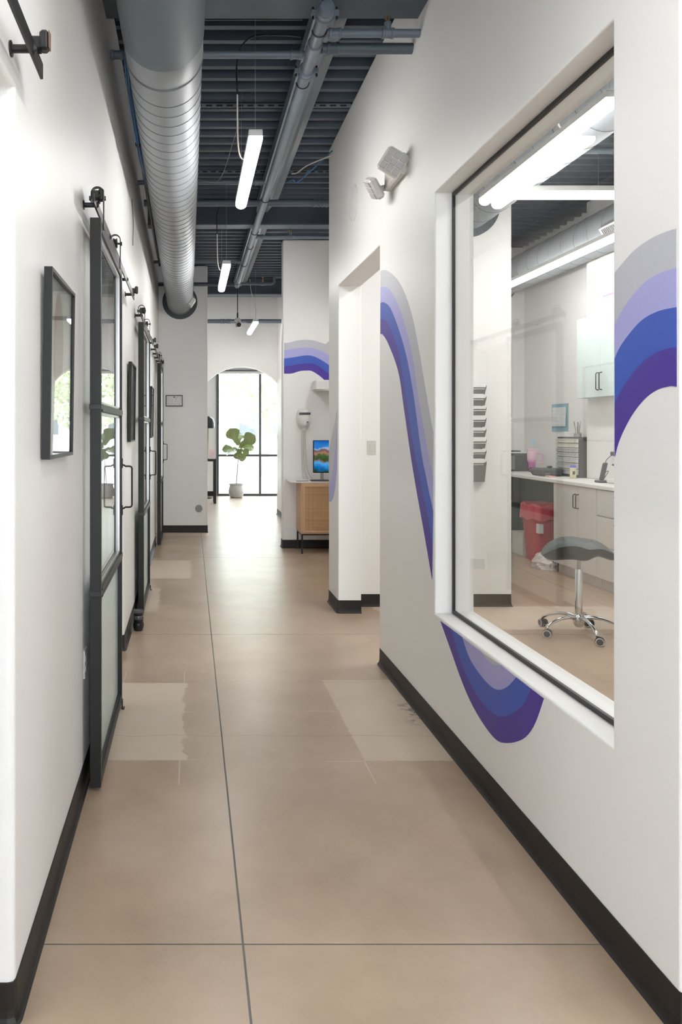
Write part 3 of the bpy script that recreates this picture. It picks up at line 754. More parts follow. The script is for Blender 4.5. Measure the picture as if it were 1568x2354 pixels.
branch(6.35, 3.52, XL(6.3), PX-PR, .019, 'thin grey branch pipe crossing behind the nearest pendant light', fits=(PX-.09,))
branch(7.26, 3.62, XL(7.2), 2.49, .032, 'large grey pipe crossing just before the middle steel beam', fits=(1.20, 1.28))
branch(8.06, 3.50, PX+PR, 2.49, .021, 'grey branch pipe behind the middle beam with a brass sprinkler head', fits=(PX+.085, 1.06), sprink=1.06)
branch(9.25, 3.50, XL(9.1), PX-PR, .018, 'thin grey branch pipe crossing beside the second pendant light', fits=(PX-.09,))
branch(10.70, 3.508, XL(10.5), PX-PR, .026, 'dark grey pipe crossing at the far end of the main pipe', 'beam')
branch(12.32, 3.22, .242, 1.50, .033, 'dark horizontal pipe crossing in front of the arch wall', 'beam', fits=(.52, .62))
t = thing('elbow_pipe', 'short grey branch pipe turning upward beyond the second pendant light', 'pipe', (PX+PR, 10.52, 3.48))
MB().tube([(0, 0, 0), (.42, 0, 0), (.45, 0, .008), (.468, 0, .03), (.47, 0, .06), (.475, 0, .085), (.50, 0, .10), (.79, 0, .10)], .019, 14).obj('pipe_run', 'pipe', t)
MB().lathe([(.019, -.03), (.026, -.028), (.026, .028), (.019, .03)], (.31, 0, 0), 'x', 16).obj('pipe_fitting', 'pipe', t)
s_ = MB().lathe([(.012, .02), (.012, .06), (.006, .065), (.004, .09)], (.31, 0, 0), 'z', 12).obj('sprinkler_head', 'brass', t)
MB().lathe([(.004, .09), (.016, .09), (.014, .094)], (.31, 0, 0), 'z', 12).obj('deflector', 'brass', s_)

# cables between wall and duct, and under the deck
def cable(pts, r, m, label, off=0, cat='cable'):
    c = resample3(pts, 30); o = MB().tube(c, r, 6).obj('cable', m, loc=c[0]); tag(o, label, cat); return o
def resample3(c, n):
    c = [Vector(p) for p in c]; out = []
    for i in range(len(c)-1):
        p0, p1, p2, p3 = c[max(0, i-1)], c[i], c[i+1], c[min(len(c)-1, i+2)]
        k_ = max(3, n//(len(c)-1))
        for k in range(k_):
            t = k/k_; out.append(.5*((2*p1)+(-p0+p2)*t+(2*p0-5*p1+4*p2-p3)*t*t+(-p0+3*p1-3*p2+p3)*t**3))
    out.append(c[-1]); return out
t = thing('cable_bundle', 'blue network cable bundle hanging between left wall and duct', 'cable', (-.375, 3.9, 3.5))
for k, (dx, dz) in enumerate(((0, 0), (.009, .004), (.004, -.009), (-.007, -.004), (-.004, .009))):
    pts = [(-.335, 3.98, 3.46), (-.345, 4.1, 3.455), (-.352, 4.25, 3.435), (-.352, 4.5, 3.40), (-.346, 4.9, 3.345), (-.345, 5.25, 3.33), (-.35, 5.6, 3.38), (-.365, 6.0, 3.48), (-.368, 6.30, 3.48)]
    MB().tube([tuple(Vector(p)+Vector((dx, 0, dz))) for p in resample3(pts, 32)], .0055, 6).obj('cable_strand', 'blue_cable' if k < 4 else 'black_cable', t, off=t.location)
for p in ((-.357, 4.28, 3.47), (-.346, 5.02, 3.337)):
    MB().lathe([(.016, -.012), (.019, -.010), (.019, .010), (.016, .012)], p, 'y', 12).obj('strap', 'black_cable', t, off=t.location)
t = thing('cable_bundle', 'black cable bundle along the left wall behind the far duct', 'cable', (-.385, 6.5, 3.5))
for dx, dz in ((0, 0), (.012, .006), (.005, -.012)):
    pts = [(-.385, 6.45, 3.54), (-.38, 6.9, 3.50), (-.375, 7.5, 3.44), (-.375, 8.1, 3.43), (-.38, 8.7, 3.47), (-.39, 9.15, 3.52)]
    MB().tube([tuple(Vector(p)+Vector((dx, 0, dz))) for p in resample3(pts, 24)], .009, 6).obj('cable_strand', 'black_cable', t, off=t.location)
cable([(XL(5.0)+.006, 5.62, 3.16), (XL(5)+.010, 5.66, 3.06), (XL(5)+.010, 5.70, 2.98), (XL(5)+.005, 5.72, 2.84)], .003, 'black_cable', 'short thin dark wire on the left wall beside the duct')
cable([(.90, 7.02, 3.74), (.94, 6.98, 3.75), (1.0, 6.97, 3.74), (XR-.003, 6.3, 3.765)], .006, 'blue_cable', 'thin blue cable crossing to the right wall under the deck')
cable([(.90, 6.76, 3.73), (.94, 6.70, 3.72), (1.0, 6.5, 3.715), (XR-.003, 6.3, 3.73)], .005, 'cream_cord', 'thin white cable beside the blue one crossing to the right wall')
cable([(-.02, 6.25, 3.55), (.1, 6.24, 3.50), (.24, 6.2, 3.50), (.31, 5.5, 3.545), (.33, 5.2, 3.56)], .003, 'mid_grey', 'thin loose white wire dipping between duct and nearest pendant light')
cable([(.42, 6.9, 3.74), (.46, 6.6, 3.66), (.50, 6.3, 3.58), (.48, 6.15, 3.50)], .008, 'blue_cable', 'blue cable curving down beside the main pipe')

# ------------------------------------------------------------------ pendant lights
def pendant(Lg, up=None):
    """local: y along the lamp from its near end, z=0 at the housing top"""
    t = thing('linear_pendant_light', '-', 'ceiling light')
    w_, hh = .038, .036
    MB().cbox(-w_, w_, 0, Lg, -hh, 0, .002).obj('housing', 'white_metal', t)
    c = [(-w_, -hh), (-w_, -.050)]
    for k in range(1, 12):
        a = PI+PI*k/12; c.append((w_*math.cos(a), -.050+.032*math.sin(a)))
    c += [(w_, -.050), (w_, -hh)]
    MB().ext([c], 'y', .002, Lg-.002).obj('diffuser', 'lens_glow', t)
    return t
def susp(t, Lg, ups, cordpts, name='suspension_wire'):
    for y in ups: MB().cyl((0, y, 0), (0, y, ZC+.03-t.location.z), .0012, 5).obj('suspension_wire', 'steel', t)
    MB().tube(resample3(cordpts[0], 16), .0045, 6).obj('power_cord', 'cream_cord', t)
    if len(cordpts) > 1: MB().tube(resample3(cordpts[1], 16), .006, 6).obj('cord_sleeve', 'black_cable', t)
GP = 'row of linear pendant lights in the corridor'
def mk(x, y, z, Lg, rz, label, group, cord=True, wires=True, at=None):
    t = pendant(Lg); t.location = (x, y, z); t.rotation_euler = (0, 0, rz); t['label'] = label; t['group'] = group
    U = ZC-z
    if not cord and wires:
        for y_ in at or (.04, Lg-.04): MB().cyl((0, y_, 0), (0, y_, U+.03), .0012, 5).obj('suspension_wire', 'steel', t)
    if cord: susp(t, Lg, (.04, Lg-.04), ([(-.02, .46, -.01), (-.055, .44, .01), (-.072, .40, .08), (-.078, .36, .20), (-.08, .34, .34)], [(-.08, .34, .34), (-.085, .32, .50), (-.06, .30, .60), (.02, .28, .655), (.2, .3, .67), (.29, .3, .66)]))
    return t
mk(.357, 4.16, 3.097, 1.22, 0, 'nearest glowing linear pendant light over the corridor', GP)
mk(.350, 7.36, 3.097, 1.24, 0, 'second glowing pendant light, left of the main pipe', GP)
t = mk(.965, 11.25, 3.097, 1.22, 0, 'farthest pendant light, in front of the arch wall', GP, False, False)
susp(t, 1.22, (.04, 1.18), ([(.0, .40, 0), (.035, .39, .12), (.02, .38, .28), (-.04, .37, .48), (-.06, .35, .66)],))
mk(.357, .55, 3.097, 1.22, 0, 'added unseen pendant light over the corridor, above the viewpoint', GP)  # out of view, added to brighten the near corridor
mk(.357, -2.4, 3.097, 1.22, 0, 'added unseen pendant light over the corridor behind the viewpoint', GP)  # added behind the camera to brighten the corridor
GR = 'pendant lights of the room behind the window'
mk(2.045, 3.675, 3.097, 1.62, 0, 'bright pendant light slanting across the top of the big window', GR)
mk(4.12, 5.15, 3.097, 2.0, PI/2, 'level pendant light crossing the room behind the window', GR, False, at=(.40, 1.36))
mk(3.50, 5.25, 3.097, 3.4, 0, 'long pendant light over the room counter, lower in the window', GR, False)
mk(2.02, .3, 3.097, 2.4, 0, 'added unseen pendant light of the side room nearer the viewpoint', GR, False)  # unseen lamp, added to light the side room
for (x, y, lb) in ((-1.8, .5, 'added unseen pendant light of the first room beyond the left wall'), (-1.8, 3.8, 'added unseen pendant light of the second room beyond the left wall'), (-1.8, 6.8, 'added unseen pendant light of the third room beyond the left wall'), (-1.8, 9.6, 'added unseen pendant light of the fourth room beyond the left wall'),
                   (1.85, 7.45, 'added unseen pendant light over the alcove with the cabinet'), (1.2, 14.4, 'added unseen pendant light over the front reception area')):
    mk(x, y, 3.097, 1.22, 0, lb, 'added unseen pendant lights of the rooms around', False)  # unseen lamps, added to light the rooms off the corridor

# hanging security camera
t = thing('security_camera', 'small white security camera with dark lens hanging on a rod', 'camera', (.655, 10.60, 2.93))
MB().lathe([(.010, .09), (.030, .085), (.044, .06), (.046, .045), (.02, .04)], n=20).obj('mount_base', 'white_plastic', t)
MB().lathe([(.012, -.052), (.034, -.045), (.044, -.02), (.044, .01), (.034, .035), (.012, .042)], (.012, -.01, 0), 'z', 20).obj('camera_ball', 'white_plastic', t)
MB().lathe([(.024, -.062), (.030, -.058), (.030, -.03)], (.016, 0, -.012), 'y', 20).obj('lens', 'lens_black', t)
MB().cyl((0, 0, .085), (0, 0, .515), .006, 8).obj('drop_rod', 'black_metal', t)
MB().cyl((0, 0, .085), (0, 0, .16), .011, 10).obj('rod_sleeve', 'black_metal', t)

# ------------------------------------------------------------------ emergency light and speaker on the right wall
t = thing('emergency_light', 'white twin headed emergency light mounted high on the right wall', 'emergency light', (XR, 4.28, 2.90))
MB().cbox(-.046, 0, -.16, .16, -.058, .06, .012).obj('back_housing', 'ivory_plastic', t)
MB().cyl((-.0465, .06, -.03), (-.0475, .06, -.03), .0035, 10).obj('status_light', emit('red_status_light', (1, .15, .08), 1.5), t)
def ehead(cx, cy, cz, yaw, pitch_, roll):
    R_ = Matrix.Rotation(yaw, 3, 'Z') @ Matrix.Rotation(pitch_, 3, 'X') @ Matrix.Rotation(roll, 3, 'Y')
    def tr(m): m.v = [tuple(R_ @ Vector(p)+Vector((cx, cy, cz))) for p in m.v]; return m
    b = tr(MB().cbox(-.066, .066, -.022, .030, -.066, .066, .014)).obj('lamp_head', 'ivory_plastic', t)
    for i in range(3):
        for k in range(3):
            tr(MB().cbox(-.055+i*.038, -.021+i*.038, -.026, -.0215, -.055+k*.038, -.021+k*.038, .005)).obj('led_reflector', 'led_cell', b)
    tr(MB().cyl((0, .028, -.02), (.02, .055, -.03), .018, 12)).obj('swivel', 'ivory_plastic', b)
ehead(-.080, -.165, .0, -.12, .22, .56)
ehead(-.105, .17, -.035, -1.75, .55, .4)
t = thing('wall_speaker', 'round white flush speaker grille on the right wall', 'speaker', (XR, 5.48, 3.09))
MB().lathe([(.131, 0), (.131, -.004), (.126, -.008), (.121, -.003)], axis='x', n=40, ring=True).obj('trim_ring', 'white_plastic', t)
MB().lathe([(.1205, 0), (.1205, -.0058), (.118, -.006)], axis='x', n=40).obj('grille', mat('grey_white_grille', (.70, .705, .715), .6, gscale=500, var=.1), t)

# ------------------------------------------------------------------ end wall things
t = thing('framed_certificate', 'small black framed certificate on the end wall under the duct', 'picture', (-.232, 10.84, 1.875))
W_, H_ = .120, .080; e = .010
o = [(-W_, -H_), (W_, -H_), (W_, H_), (-W_, H_)]; i = [(-W_+e, -H_+e), (W_-e, -H_+e), (W_-e, H_-e), (-W_+e, H_-e)]
MB().ext([[o[k], o[(k+1) % 4], i[(k+1) % 4], i[k]] for k in range(4)], 'y', -.02, 0).obj('frame', 'door_black', t)
p_ = MB().box(-W_+e, W_-e, -.008, -.002, -H_+e, H_-e).obj('certificate_sheet', 'certificate', t)
MB().lathe([(.011, -.009), (.011, -.008)], (0, 0, .052), 'y', 16).obj('seal', 'mid_grey', p_)
t = thing('access_cover', 'round grey metal cover low on the end wall', 'cover', (.118, 10.84, .342))
MB().lathe([(.052, 0), (.052, -.005), (.048, -.009), (.012, -.009), (.012, -.007)], axis='y', n=32).obj('cover_disc', 'cover_grey', t)
MB().lathe([(.006, -.008), (.006, -.011), (.003, -.012)], axis='y', n=10).obj('screw', 'chrome', t)

# ------------------------------------------------------------------ alcove: rattan cabinet, monitor, dispenser, shelf box
cx0, cx1, cy0, cy1, cz0, cz1 = 1.302, 2.30, 8.93, 9.36, .235, .835
t = thing('rattan_cabinet', 'light wood cabinet with woven rattan doors on thin black legs', 'cabinet', ((cx0+cx1)/2, 9.15, 0))
ox = t.location
MB().cbox(cx0, cx1, cy0+.02, cy1, cz0, cz1, .003).obj('body', 'wood', t, off=ox)
mid = (cx0+cx1)/2
for a, b in ((cx0+.02, mid-.002), (mid+.002, cx1-.02)):
    e = .020; o = [(a, cz0+.02), (b, cz0+.02), (b, cz1-.02), (a, cz1-.02)]; i = [(a+e, cz0+.02+e), (b-e, cz0+.02+e), (b-e, cz1-.02-e), (a+e, cz1-.02-e)]
    d = MB().ext([[o[k], o[(k+1) % 4], i[(k+1) % 4], i[k]] for k in range(4)], 'y', cy0, cy0+.019).obj('door', 'wood', t, off=ox)
    MB().box(a+e, b-e, cy0+.006, cy0+.018, cz0+.02+e, cz1-.02-e).obj('rattan_panel', 'rattan', d, off=ox)
for x in (cx0+.012, cx1-.012):
    for y in (cy0+.035, cy1-.02): MB().cbox(x-.010, x+.010, y-.010, y+.010, 0, cz0-.016, .002).obj('leg', 'black_metal', t, off=ox)
for y in (cy0+.035, cy1-.02): MB().cbox(cx0+.002, cx1-.002, y-.010, y+.010, cz0-.016, cz0-.0005, .002).obj('base_bar', 'black_metal', t, off=ox)
for x in (cx0+.012, cx1-.012): MB().cbox(x-.010, x+.010, cy0+.045, cy1-.03, cz0-.016, cz0-.0005, .002).obj('base_bar', 'black_metal', t, off=ox)
o = MB().cbox(1.175, 2.36, cy0+.015, 9.385, cz1+.001, cz1+.016, .003).obj('cabinet_top', 'counter_white', loc=(1.75, 9.15, cz1)); tag(o, 'thin white board lying over the rattan cabinet, overhanging to the left', 'board')
TZ = cz1+.0165
t = thing('monitor', 'computer monitor showing a mountain lake on the rattan cabinet', 'monitor', (1.80, 9.12, TZ)); ox = t.location
MB().cbox(1.468, 2.05, 9.10, 9.135, .945, 1.335, .004).obj('bezel', 'door_black', t, off=ox)
MB().box(1.476, 2.042, 9.0985, 9.0999, .957, 1.328).obj('screen', 'screen', t, off=ox)
MB().cbox(1.56, 1.60, 9.14, 9.155, TZ+.006, 1.10, .003).obj('stand_post', 'steel', t, off=ox)
MB().cbox(1.48, 1.70, 9.06, 9.22, TZ, TZ+.007, .003).obj('stand_foot', 'steel', t, off=ox)
t = thing('keyboard', 'dark computer keyboard in front of the monitor', 'keyboard', (1.60, 8.99, TZ)); ox = t.location
MB().cbox(1.42, 1.80, 8.95, 9.055, TZ, TZ+.012, .003).obj('key_deck', 'dark_grey', t, off=ox)
for r_ in range(4):
    k = MB()
    for c_ in range(18): k.cbox(1.428+c_*.0204, 1.445+c_*.0204, 8.957+r_*.0235, 8.977+r_*.0235, TZ+.012, TZ+.017, .002)
    k.obj('key_row', 'black_metal', t, off=ox)['kind'] = 'stuff'
o = MB().tube(resample3([(1.25, 9.0, TZ+.003), (1.30, 8.985, TZ+.003), (1.36, 9.0, TZ+.003), (1.40, 9.01, TZ+.003)], 12), .004, 6).obj('cable', 'black_cable', loc=(1.25, 9.0, TZ)); tag(o, 'short black cable lying on the white board left of the keyboard', 'cable')
t = thing('soap_dispenser', 'oval white touchless dispenser with a dark band on the pier wall', 'dispenser', (1.397, 9.4, 1.60)); ox = t.location
m = MB(); vs = []; fs = []
prof = [(-.125, .040, .045), (-.105, .062, .085), (-.06, .085, .105), (0, .093, .11), (.05, .093, .11), (.09, .082, .10), (.115, .06, .075), (.125, .03, .03)]
for z, hw, dd in prof:
    for k in range(17):
        a = PI*k/16; vs.append((hw*math.cos(a), -dd*math.sin(a)**.7 if 0 < k < 16 else 0, z))
for i_ in range(len(prof)-1):
    for k in range(16): fs.append((i_*17+k, i_*17+k+1, (i_+1)*17+k+1, (i_+1)*17+k))
fs += [tuple(range(17)), tuple((len(prof)-1)*17+k for k in range(17))]
MB().add(vs, fs, True).obj('shell', 'white_plastic', t)
MB().cbox(-.068, .068, -.116, -.085, .045, .073, .004).obj('window_band', 'dark_grey', t)
MB().lathe([(.008, -.118), (.008, -.105)], (.035, 0, -.045), 'y', 10).obj('sensor', 'lens_black', t)
MB().cbox(-.020, .016, -.112, -.095, -.09, -.02, .008).obj('nozzle_cover', 'white_plastic', t)
MB().lathe([(.012, -.150), (.024, -.125), (.024, -.118)], (0, -.05, 0), 'z', 12).obj('nozzle', 'white_plastic', t)
for q, dx in enumerate((-.018, 0, .018)):
    o = MB().tube(resample3([(1.397+dx, 9.365, 1.445), (1.392+dx*1.2, 9.375, 1.38), (1.397+dx*1.4, 9.385, 1.15), (1.41+dx*2, 9.37, .95), (1.44+dx*3, 9.34, TZ+.006)], 20), .006, 6).obj('cord', 'cream_cord', loc=(1.397, 9.38, 1.47)); tag(o, ['left white cord hanging from the oval dispenser to the cabinet', 'middle white cord hanging from the oval dispenser to the cabinet', 'right white cord hanging from the oval dispenser to the cabinet'][q], 'cord', 'cords under the dispenser')
t = thing('wall_shelf', 'white curved wall shelf above the monitor, cut off by the corridor wall', 'shelf', (1.75, 9.4, 1.94)); ox = t.location
MB().cbox(1.50, 2.10, 9.14, 9.398, 1.935, 2.06, .015).obj('shelf_body', 'white_plastic', t, off=ox)
MB().tube([(1.58, 9.16, 1.945), (1.70, 9.15, 1.930), (1.85, 9.15, 1.925), (2.05, 9.15, 1.925)], .012, 8).obj('lower_lip', 'white_plastic', t, off=ox)

# ------------------------------------------------------------------ reception seen through the arch
t = thing('potted_fig', 'fiddle leaf fig with big leaves in a round grey pot before the far window', 'plant', (.995, 16.55, 0))
MB().lathe([(.10, 0), (.135, .01), (.165, .08), (.170, .15), (.155, .22), (.140, .255), (.150, .275), (.165, .290), (.160, .300), (.140, .295), (.135, .26)], n=32).obj('pot', 'ceramic', t)
MB().lathe([(.135, .255), (.04, .262)], n=20).obj('soil', 'bark', t)
MB().tube([(0, 0, .25), (.02, 0, .55), (.045, .0, .85), (.06, -.01, 1.08), (.08, 0, 1.22)], [.012, .011, .010, .009, .006], 8).obj('trunk', 'stem', t)
def fig_leaf(p, d, up, L_, W_):
    d = Vector(d).normalized(); up = Vector(up); s_ = d.cross(up).normalized(); nn = s_.cross(d).normalized(); p = Vector(p)
    ws = [0, .25, .30, .38, .36, .48, .75, .95, 1.0, .9, .62, .0]; vs = []; n_ = len(ws)
    for th in (0, .003):
        for i_, w_ in enumerate(ws):
            u = i_/(n_-1); zc = -.22*L_*u*u
            for j in (-1, -.5, 0, .5, 1):
                wv = .012*math.sin(i_*2.1+j*3)
                q = p+d*(L_*u)+s_*(W_*.5*w_*j)+nn*(zc+.09*W_*abs(j)*w_+wv*abs(j)-th); vs.append(q)
    fs = []; K_ = n_*5
    for i_ in range(n_-1):
        for j in range(4):
            a_ = i_*5+j; fs += [(a_, a_+1, a_+6, a_+5), (a_+K_, a_+5+K_, a_+6+K_, a_+1+K_)]
        for j in (0, 4): a_ = i_*5+j; fs.append((a_, a_+5, a_+5+K_, a_+K_))
    return MB().add(vs, fs, True).obj('leaf', 'leaf', t)
for p, d, up, L_, W_ in [
    ((.05, 0, 1.12), (-.45, -.1, 1), (.2, -1, .2), .42, .34), ((.06, 0, 1.10), (.75, -.2, .62), (-.3, -1, .3), .42, .33),
    ((.05, 0, 1.05), (-1, -.2, .10), (0, -.7, .7), .36, .24), ((.05, 0, 1.02), (-.85, .3, -.12), (0, -.5, .8), .30, .20),
    ((.06, 0, 1.05), (.35, -.3, -.85), (.4, -.9, .2), .28, .20), ((.06, 0, 1.08), (1, .1, .15), (0, -.8, .6), .34, .26),
    ((.05, 0, 1.05), (-.25, -.5, -.7), (-.3, -.8, .4), .24, .17), ((.055, 0, 1.15), (.15, .5, .8), (.1, -1, 0), .34, .20), ((.06, 0, 1.0), (.02, -.6, -.5), (0, -.6, .6), .22, .18), ((.06, 0, 1.05), (.7, -.4, -.25), (0, -.8, .5), .24, .18)]:
    fig_leaf(p, d, up, L_, W_)
t = thing('console_table', 'dark legged console table at the left edge of the arch view', 'table', (.30, 15.3, 0)); ox = t.location
MB().cbox(-.25, .515, 15.1, 15.5, .84, .885, .004).obj('table_top', 'door_black', t, off=ox)
for x in (-.22, .485):
    for y in (15.13, 15.47): MB().cbox(x-.025, x+.025, y-.025, y+.025, 0, .84, .003).obj('leg', 'door_black', t, off=ox)
t = thing('flyer_stand', 'pink and white flyer holder on the dark console table', 'flyer holder', (.43, 15.25, .885)); ox = t.location
MB().cbox(.37, .49, 15.23, 15.27, .886, .895, .002).obj('foot', 'white_plastic', t, off=ox)
MB().cbox(.375, .485, 15.245, 15.252, .895, 1.07, .001).obj('flyer', mat('pink_flyer_print', (.72, .55, .55), .5, var=.35, gscale=30), t, off=ox)
t = thing('floor_lamp', 'floor lamp with a black rounded shade behind the left edge of the arch', 'lamp', (.33, 16.3, 0)); ox = t.location
MB().lathe([(.13, 0), (.13, .02), (.02, .03)], (.33, 16.3, 0), n=24).obj('base', 'black_metal', t, off=ox)
MB().tube([(.33, 16.3, .02), (.355, 16.3, .6), (.37, 16.3, 1.3), (.37, 16.3, 1.5)], .016, 10).obj('pole', 'stem', t, off=ox)
MB().lathe([(.02, 1.76), (.07, 1.745), (.125, 1.70), (.150, 1.62), (.148, 1.54), (.138, 1.50), (.13, 1.505), (.12, 1.60)], (.37, 16.3, 0), n=28).obj('lamp_shade', 'black_metal', t, off=ox)

# ------------------------------------------------------------------ the room behind the picture window
CX, CT = 3.70, .955       # worktop edge and height
o = MB().cbox(CX, X1-.001, 4.2, 9.898, CT-.036, CT, .004).obj('worktop', 'counter_white', loc=(4.0, 7, CT-.036)); tag(o, 'long white worktop along the far wall of the room behind the window', 'worktop')
def handle(par, m, x, y, z0, z1, d=.028, off=(0, 0, 0)):
    MB().tube([(x, y, z0), (x-d*.7, y, z0+.002), (x-d, y, z0+.010), (x-d, y, z1-.010), (x-d*.7, y, z1-.002), (x, y, z1)], .005, 8).obj('handle', m, par, off=off)
ends = [(7.82, 7.0), (6.995, 6.2), (6.195, 5.4), (5.395, 4.6)]
for q, (yb, ya) in enumerate(ends):
    t = thing('base_cabinet', ['cream base cabinet at the far end of the worktop, beside the red bin', 'second cream base cabinet, directly behind the saddle stool', 'third cream base cabinet under the worktop, hidden by the near wall', 'fourth cream base cabinet under the worktop, hidden by the near wall'][q], 'cabinet', (4.0, (ya+yb)/2, 0), group='base cabinets under the worktop'); ox = t.location
    MB().box(CX+.05, X1-.002, ya, yb, .10, CT-.037).obj('body', 'cabinet_white', t, off=ox)
    MB().box(CX+.085, X1-.002, ya, yb, 0, .10).obj('toe_kick', 'cabinet_white', t, off=ox)
    if q == 0:
        my = 7.34
        for a, b, hy in ((ya+.002, my-.0015, my-.025), (my+.0015, yb-.002, my+.030)):
            d = MB().cbox(CX+.030, CX+.049, a, b, .105, CT-.042, .002).obj('door', 'cabinet_white', t, off=ox); handle(d, 'black_metal', CX+.030, hy, .70, .835, off=ox)
    else:
        for z0, z1 in ((.105, .395), (.40, .67), (.675, CT-.042)):
            d = MB().cbox(CX+.030, CX+.049, ya+.002, yb-.002, z0, z1-.004, .002).obj('drawer', 'cabinet_white', t, off=ox)
            MB().tube([(CX+.030, (ya+yb)/2-.06, z1-.05), (CX+.002, (ya+yb)/2-.055, z1-.05), (CX+.002, (ya+yb)/2+.055, z1-.05), (CX+.030, (ya+yb)/2+.06, z1-.05)], .005, 8).obj('handle', 'black_metal', d, off=ox)
o = MB().box(4.30, X1-.001, 7.83, 9.88, .0, CT-.04).obj('back_panel', 'grey_green', loc=(4.32, 8.8, 0)); tag(o, 'grey green panel closing the knee space under the worktop', 'panel')
o = MB().cbox(3.80, 4.29, 9.86, 9.885, .0, CT-.04, .003).obj('end_panel', 'grey_green', loc=(4.05, 9.87, 0)); tag(o, 'dark end panel at the far corner of the knee space', 'panel')
# pale wall cabinet with two handles in the middle
for q, (ya, yb) in enumerate(((7.0, 7.90), (6.08, 6.99))):
    t = thing('wall_cabinet', ['pale mint wall cabinet with a pair of black handles', 'pale mint wall cabinet hidden by the near window edge'][q], 'cabinet', (4.13, (ya+yb)/2, 1.78), group='wall cabinets'); ox = t.location
    MB().box(4.03, 4.129, ya, yb, 1.782, 2.60).obj('body', 'pale_glass_door', t, off=ox)
    my = (ya+yb)/2
    for a, b, hy in ((ya+.001, my-.0012, my-.03), (my+.0012, yb-.001, my+.03)):
        d = MB().cbox(4.010, 4.029, a, b, 1.784, 2.598, .002).obj('door', 'pale_glass_door', t, off=ox); handle(d, 'black_metal', 4.010, hy, 1.85, 2.02, off=ox)

# saddle stool
sx, sy = 2.765, 5.42
t = thing('saddle_stool', 'grey leather saddle stool on a chrome five armed castor base', 'stool', (sx, sy, 0), -.35)
vs = []; fs = []; NU, NV = 26, 28
def seat(u, v, top):
    # u across (the thighs), v forward; both -1..1
    rr = max(abs(u), abs(v)); th = math.atan2(v, u); n4 = (abs(math.cos(th))**2.8+abs(math.sin(th))**2.8)**(-1/2.8)
    p = rr*n4*math.cos(th); q = rr*n4*math.sin(th); ed = (1-rr**5)
    zt = .640-.062*abs(p)**3-.020*p*p+.030*max(0, q)**2+.014*max(0, -q)**2-.014*math.exp(-((p-.18)/.22)**2)*(1-.5*q)
    thick = (.125-.035*max(0, p)-.02*q)*ed; arch = .030*math.exp(-((p-.45)/.28)**2)*ed
    return (p*.245, q*.185, zt+thick*.25 if top else zt-thick*.75+arch-.012*abs(p)**2*ed)
for top in (True, False):
    for i_ in range(NU+1):
        for j in range(NV+1): vs.append(seat(-1+2*i_/NU, -1+2*j/NV, top))
K_ = (NU+1)*(NV+1)
for i_ in range(NU):
    for j in range(NV):
        a = i_*(NV+1)+j; fs += [(a, a+NV+1, a+NV+2, a+1), (a+K_, a+1+K_, a+NV+2+K_, a+NV+1+K_)]
MB().add(vs, fs, True).obj('seat', 'leather', t, merge=True)
MB().tube([seat(-.42, -.9+.09*k, True) for k in range(1, 20)], .0022, 6).obj('seam', 'dark_grey', t)
MB().tube([seat(.42, -.9+.09*k, True) for k in range(1, 20)], .0022, 6).obj('seam', 'dark_grey', t)
MB().cbox(-.08, .08, -.08, .08, .575, .592, .004).obj('mount_plate', 'black_metal', t)
MB().lathe([(.013, .44), (.013, .585)], n=20).obj('inner_column', 'steel', t)
MB().lathe([(.024, .10), (.024, .455), (.021, .465)], n=24).obj('gas_column', 'chrome', t)
MB().lathe([(.022, .055), (.036, .075), (.040, .105), (.036, .135), (.026, .145)], n=24).obj('hub', 'chrome', t)
for k in range(5):
    a = -PI/2+.35+2*PI*k/5-.05; ca, sa = math.cos(a), math.sin(a); pts = [(.02, .118), (.08, .128), (.15, .122), (.22, .10), (.262, .078), (.278, .062)]
    arm = MB(); c = []
    ws = [.018, .016, .013, .012, .015, .014]; hs = [.017, .014, .011, .011, .014, .012]
    for (r_, z), w_, h_ in zip(pts, ws, hs):
        for q in range(10): b = 2*PI*q/10; c.append((r_*ca-math.cos(b)*w_*sa, r_*sa+math.cos(b)*w_*ca, z+math.sin(b)*h_))
    f_ = [(i_*10+q, i_*10+(q+1) % 10, (i_+1)*10+(q+1) % 10, (i_+1)*10+q) for i_ in range(5) for q in range(10)]+[tuple(range(10)), tuple(50+q for q in range(10))]
    arm.add(c, f_, True); arm.obj('leg', 'chrome', t)
    b = [3.0, 3.3, 2.4, 2.0, 2.9][k]; wx, wy = .280*ca, .280*sa; hx, hy = math.cos(b), math.sin(b)
    cs = MB().add([], []); 
    def pt(u, v_, z): return (wx+hx*u-hy*v_, wy+hy*u+hx*v_, z)
    hood = MB(); pr = [(-.030, .030), (-.022, .050), (0, .058), (.024, .048), (.032, .026), (.016, .026), (0, .034), (-.016, .022)]
    hood.ext([[(u-.012, z) for u, z in pr]], 'y', -.011, .011); hood.v = [pt(x, y, z) for x, y, z in hood.v]
    hd = hood.obj('castor', 'black_metal', t)
    for s_ in (-1, 1):
        wl = MB().lathe([(.010, s_*.012), (.026, s_*.012), (.028, s_*.014), (.028, s_*.024), (.025, s_*.026), (.010, s_*.026)], (-.012, 0, .028), 'y', 24); wl.v = [pt(*p) for p in wl.v]; wl.obj('wheel', 'dark_grey', hd)
        rm = MB().lathe([(.0222, s_*.0262), (.027, s_*.0262), (.0265, s_*.0275), (.0222, s_*.0275)], (-.012, 0, .028), 'y', 28, ring=True); rm.v = [pt(*p) for p in rm.v]; rm.obj('white_rim', 'wheel_white', hd)

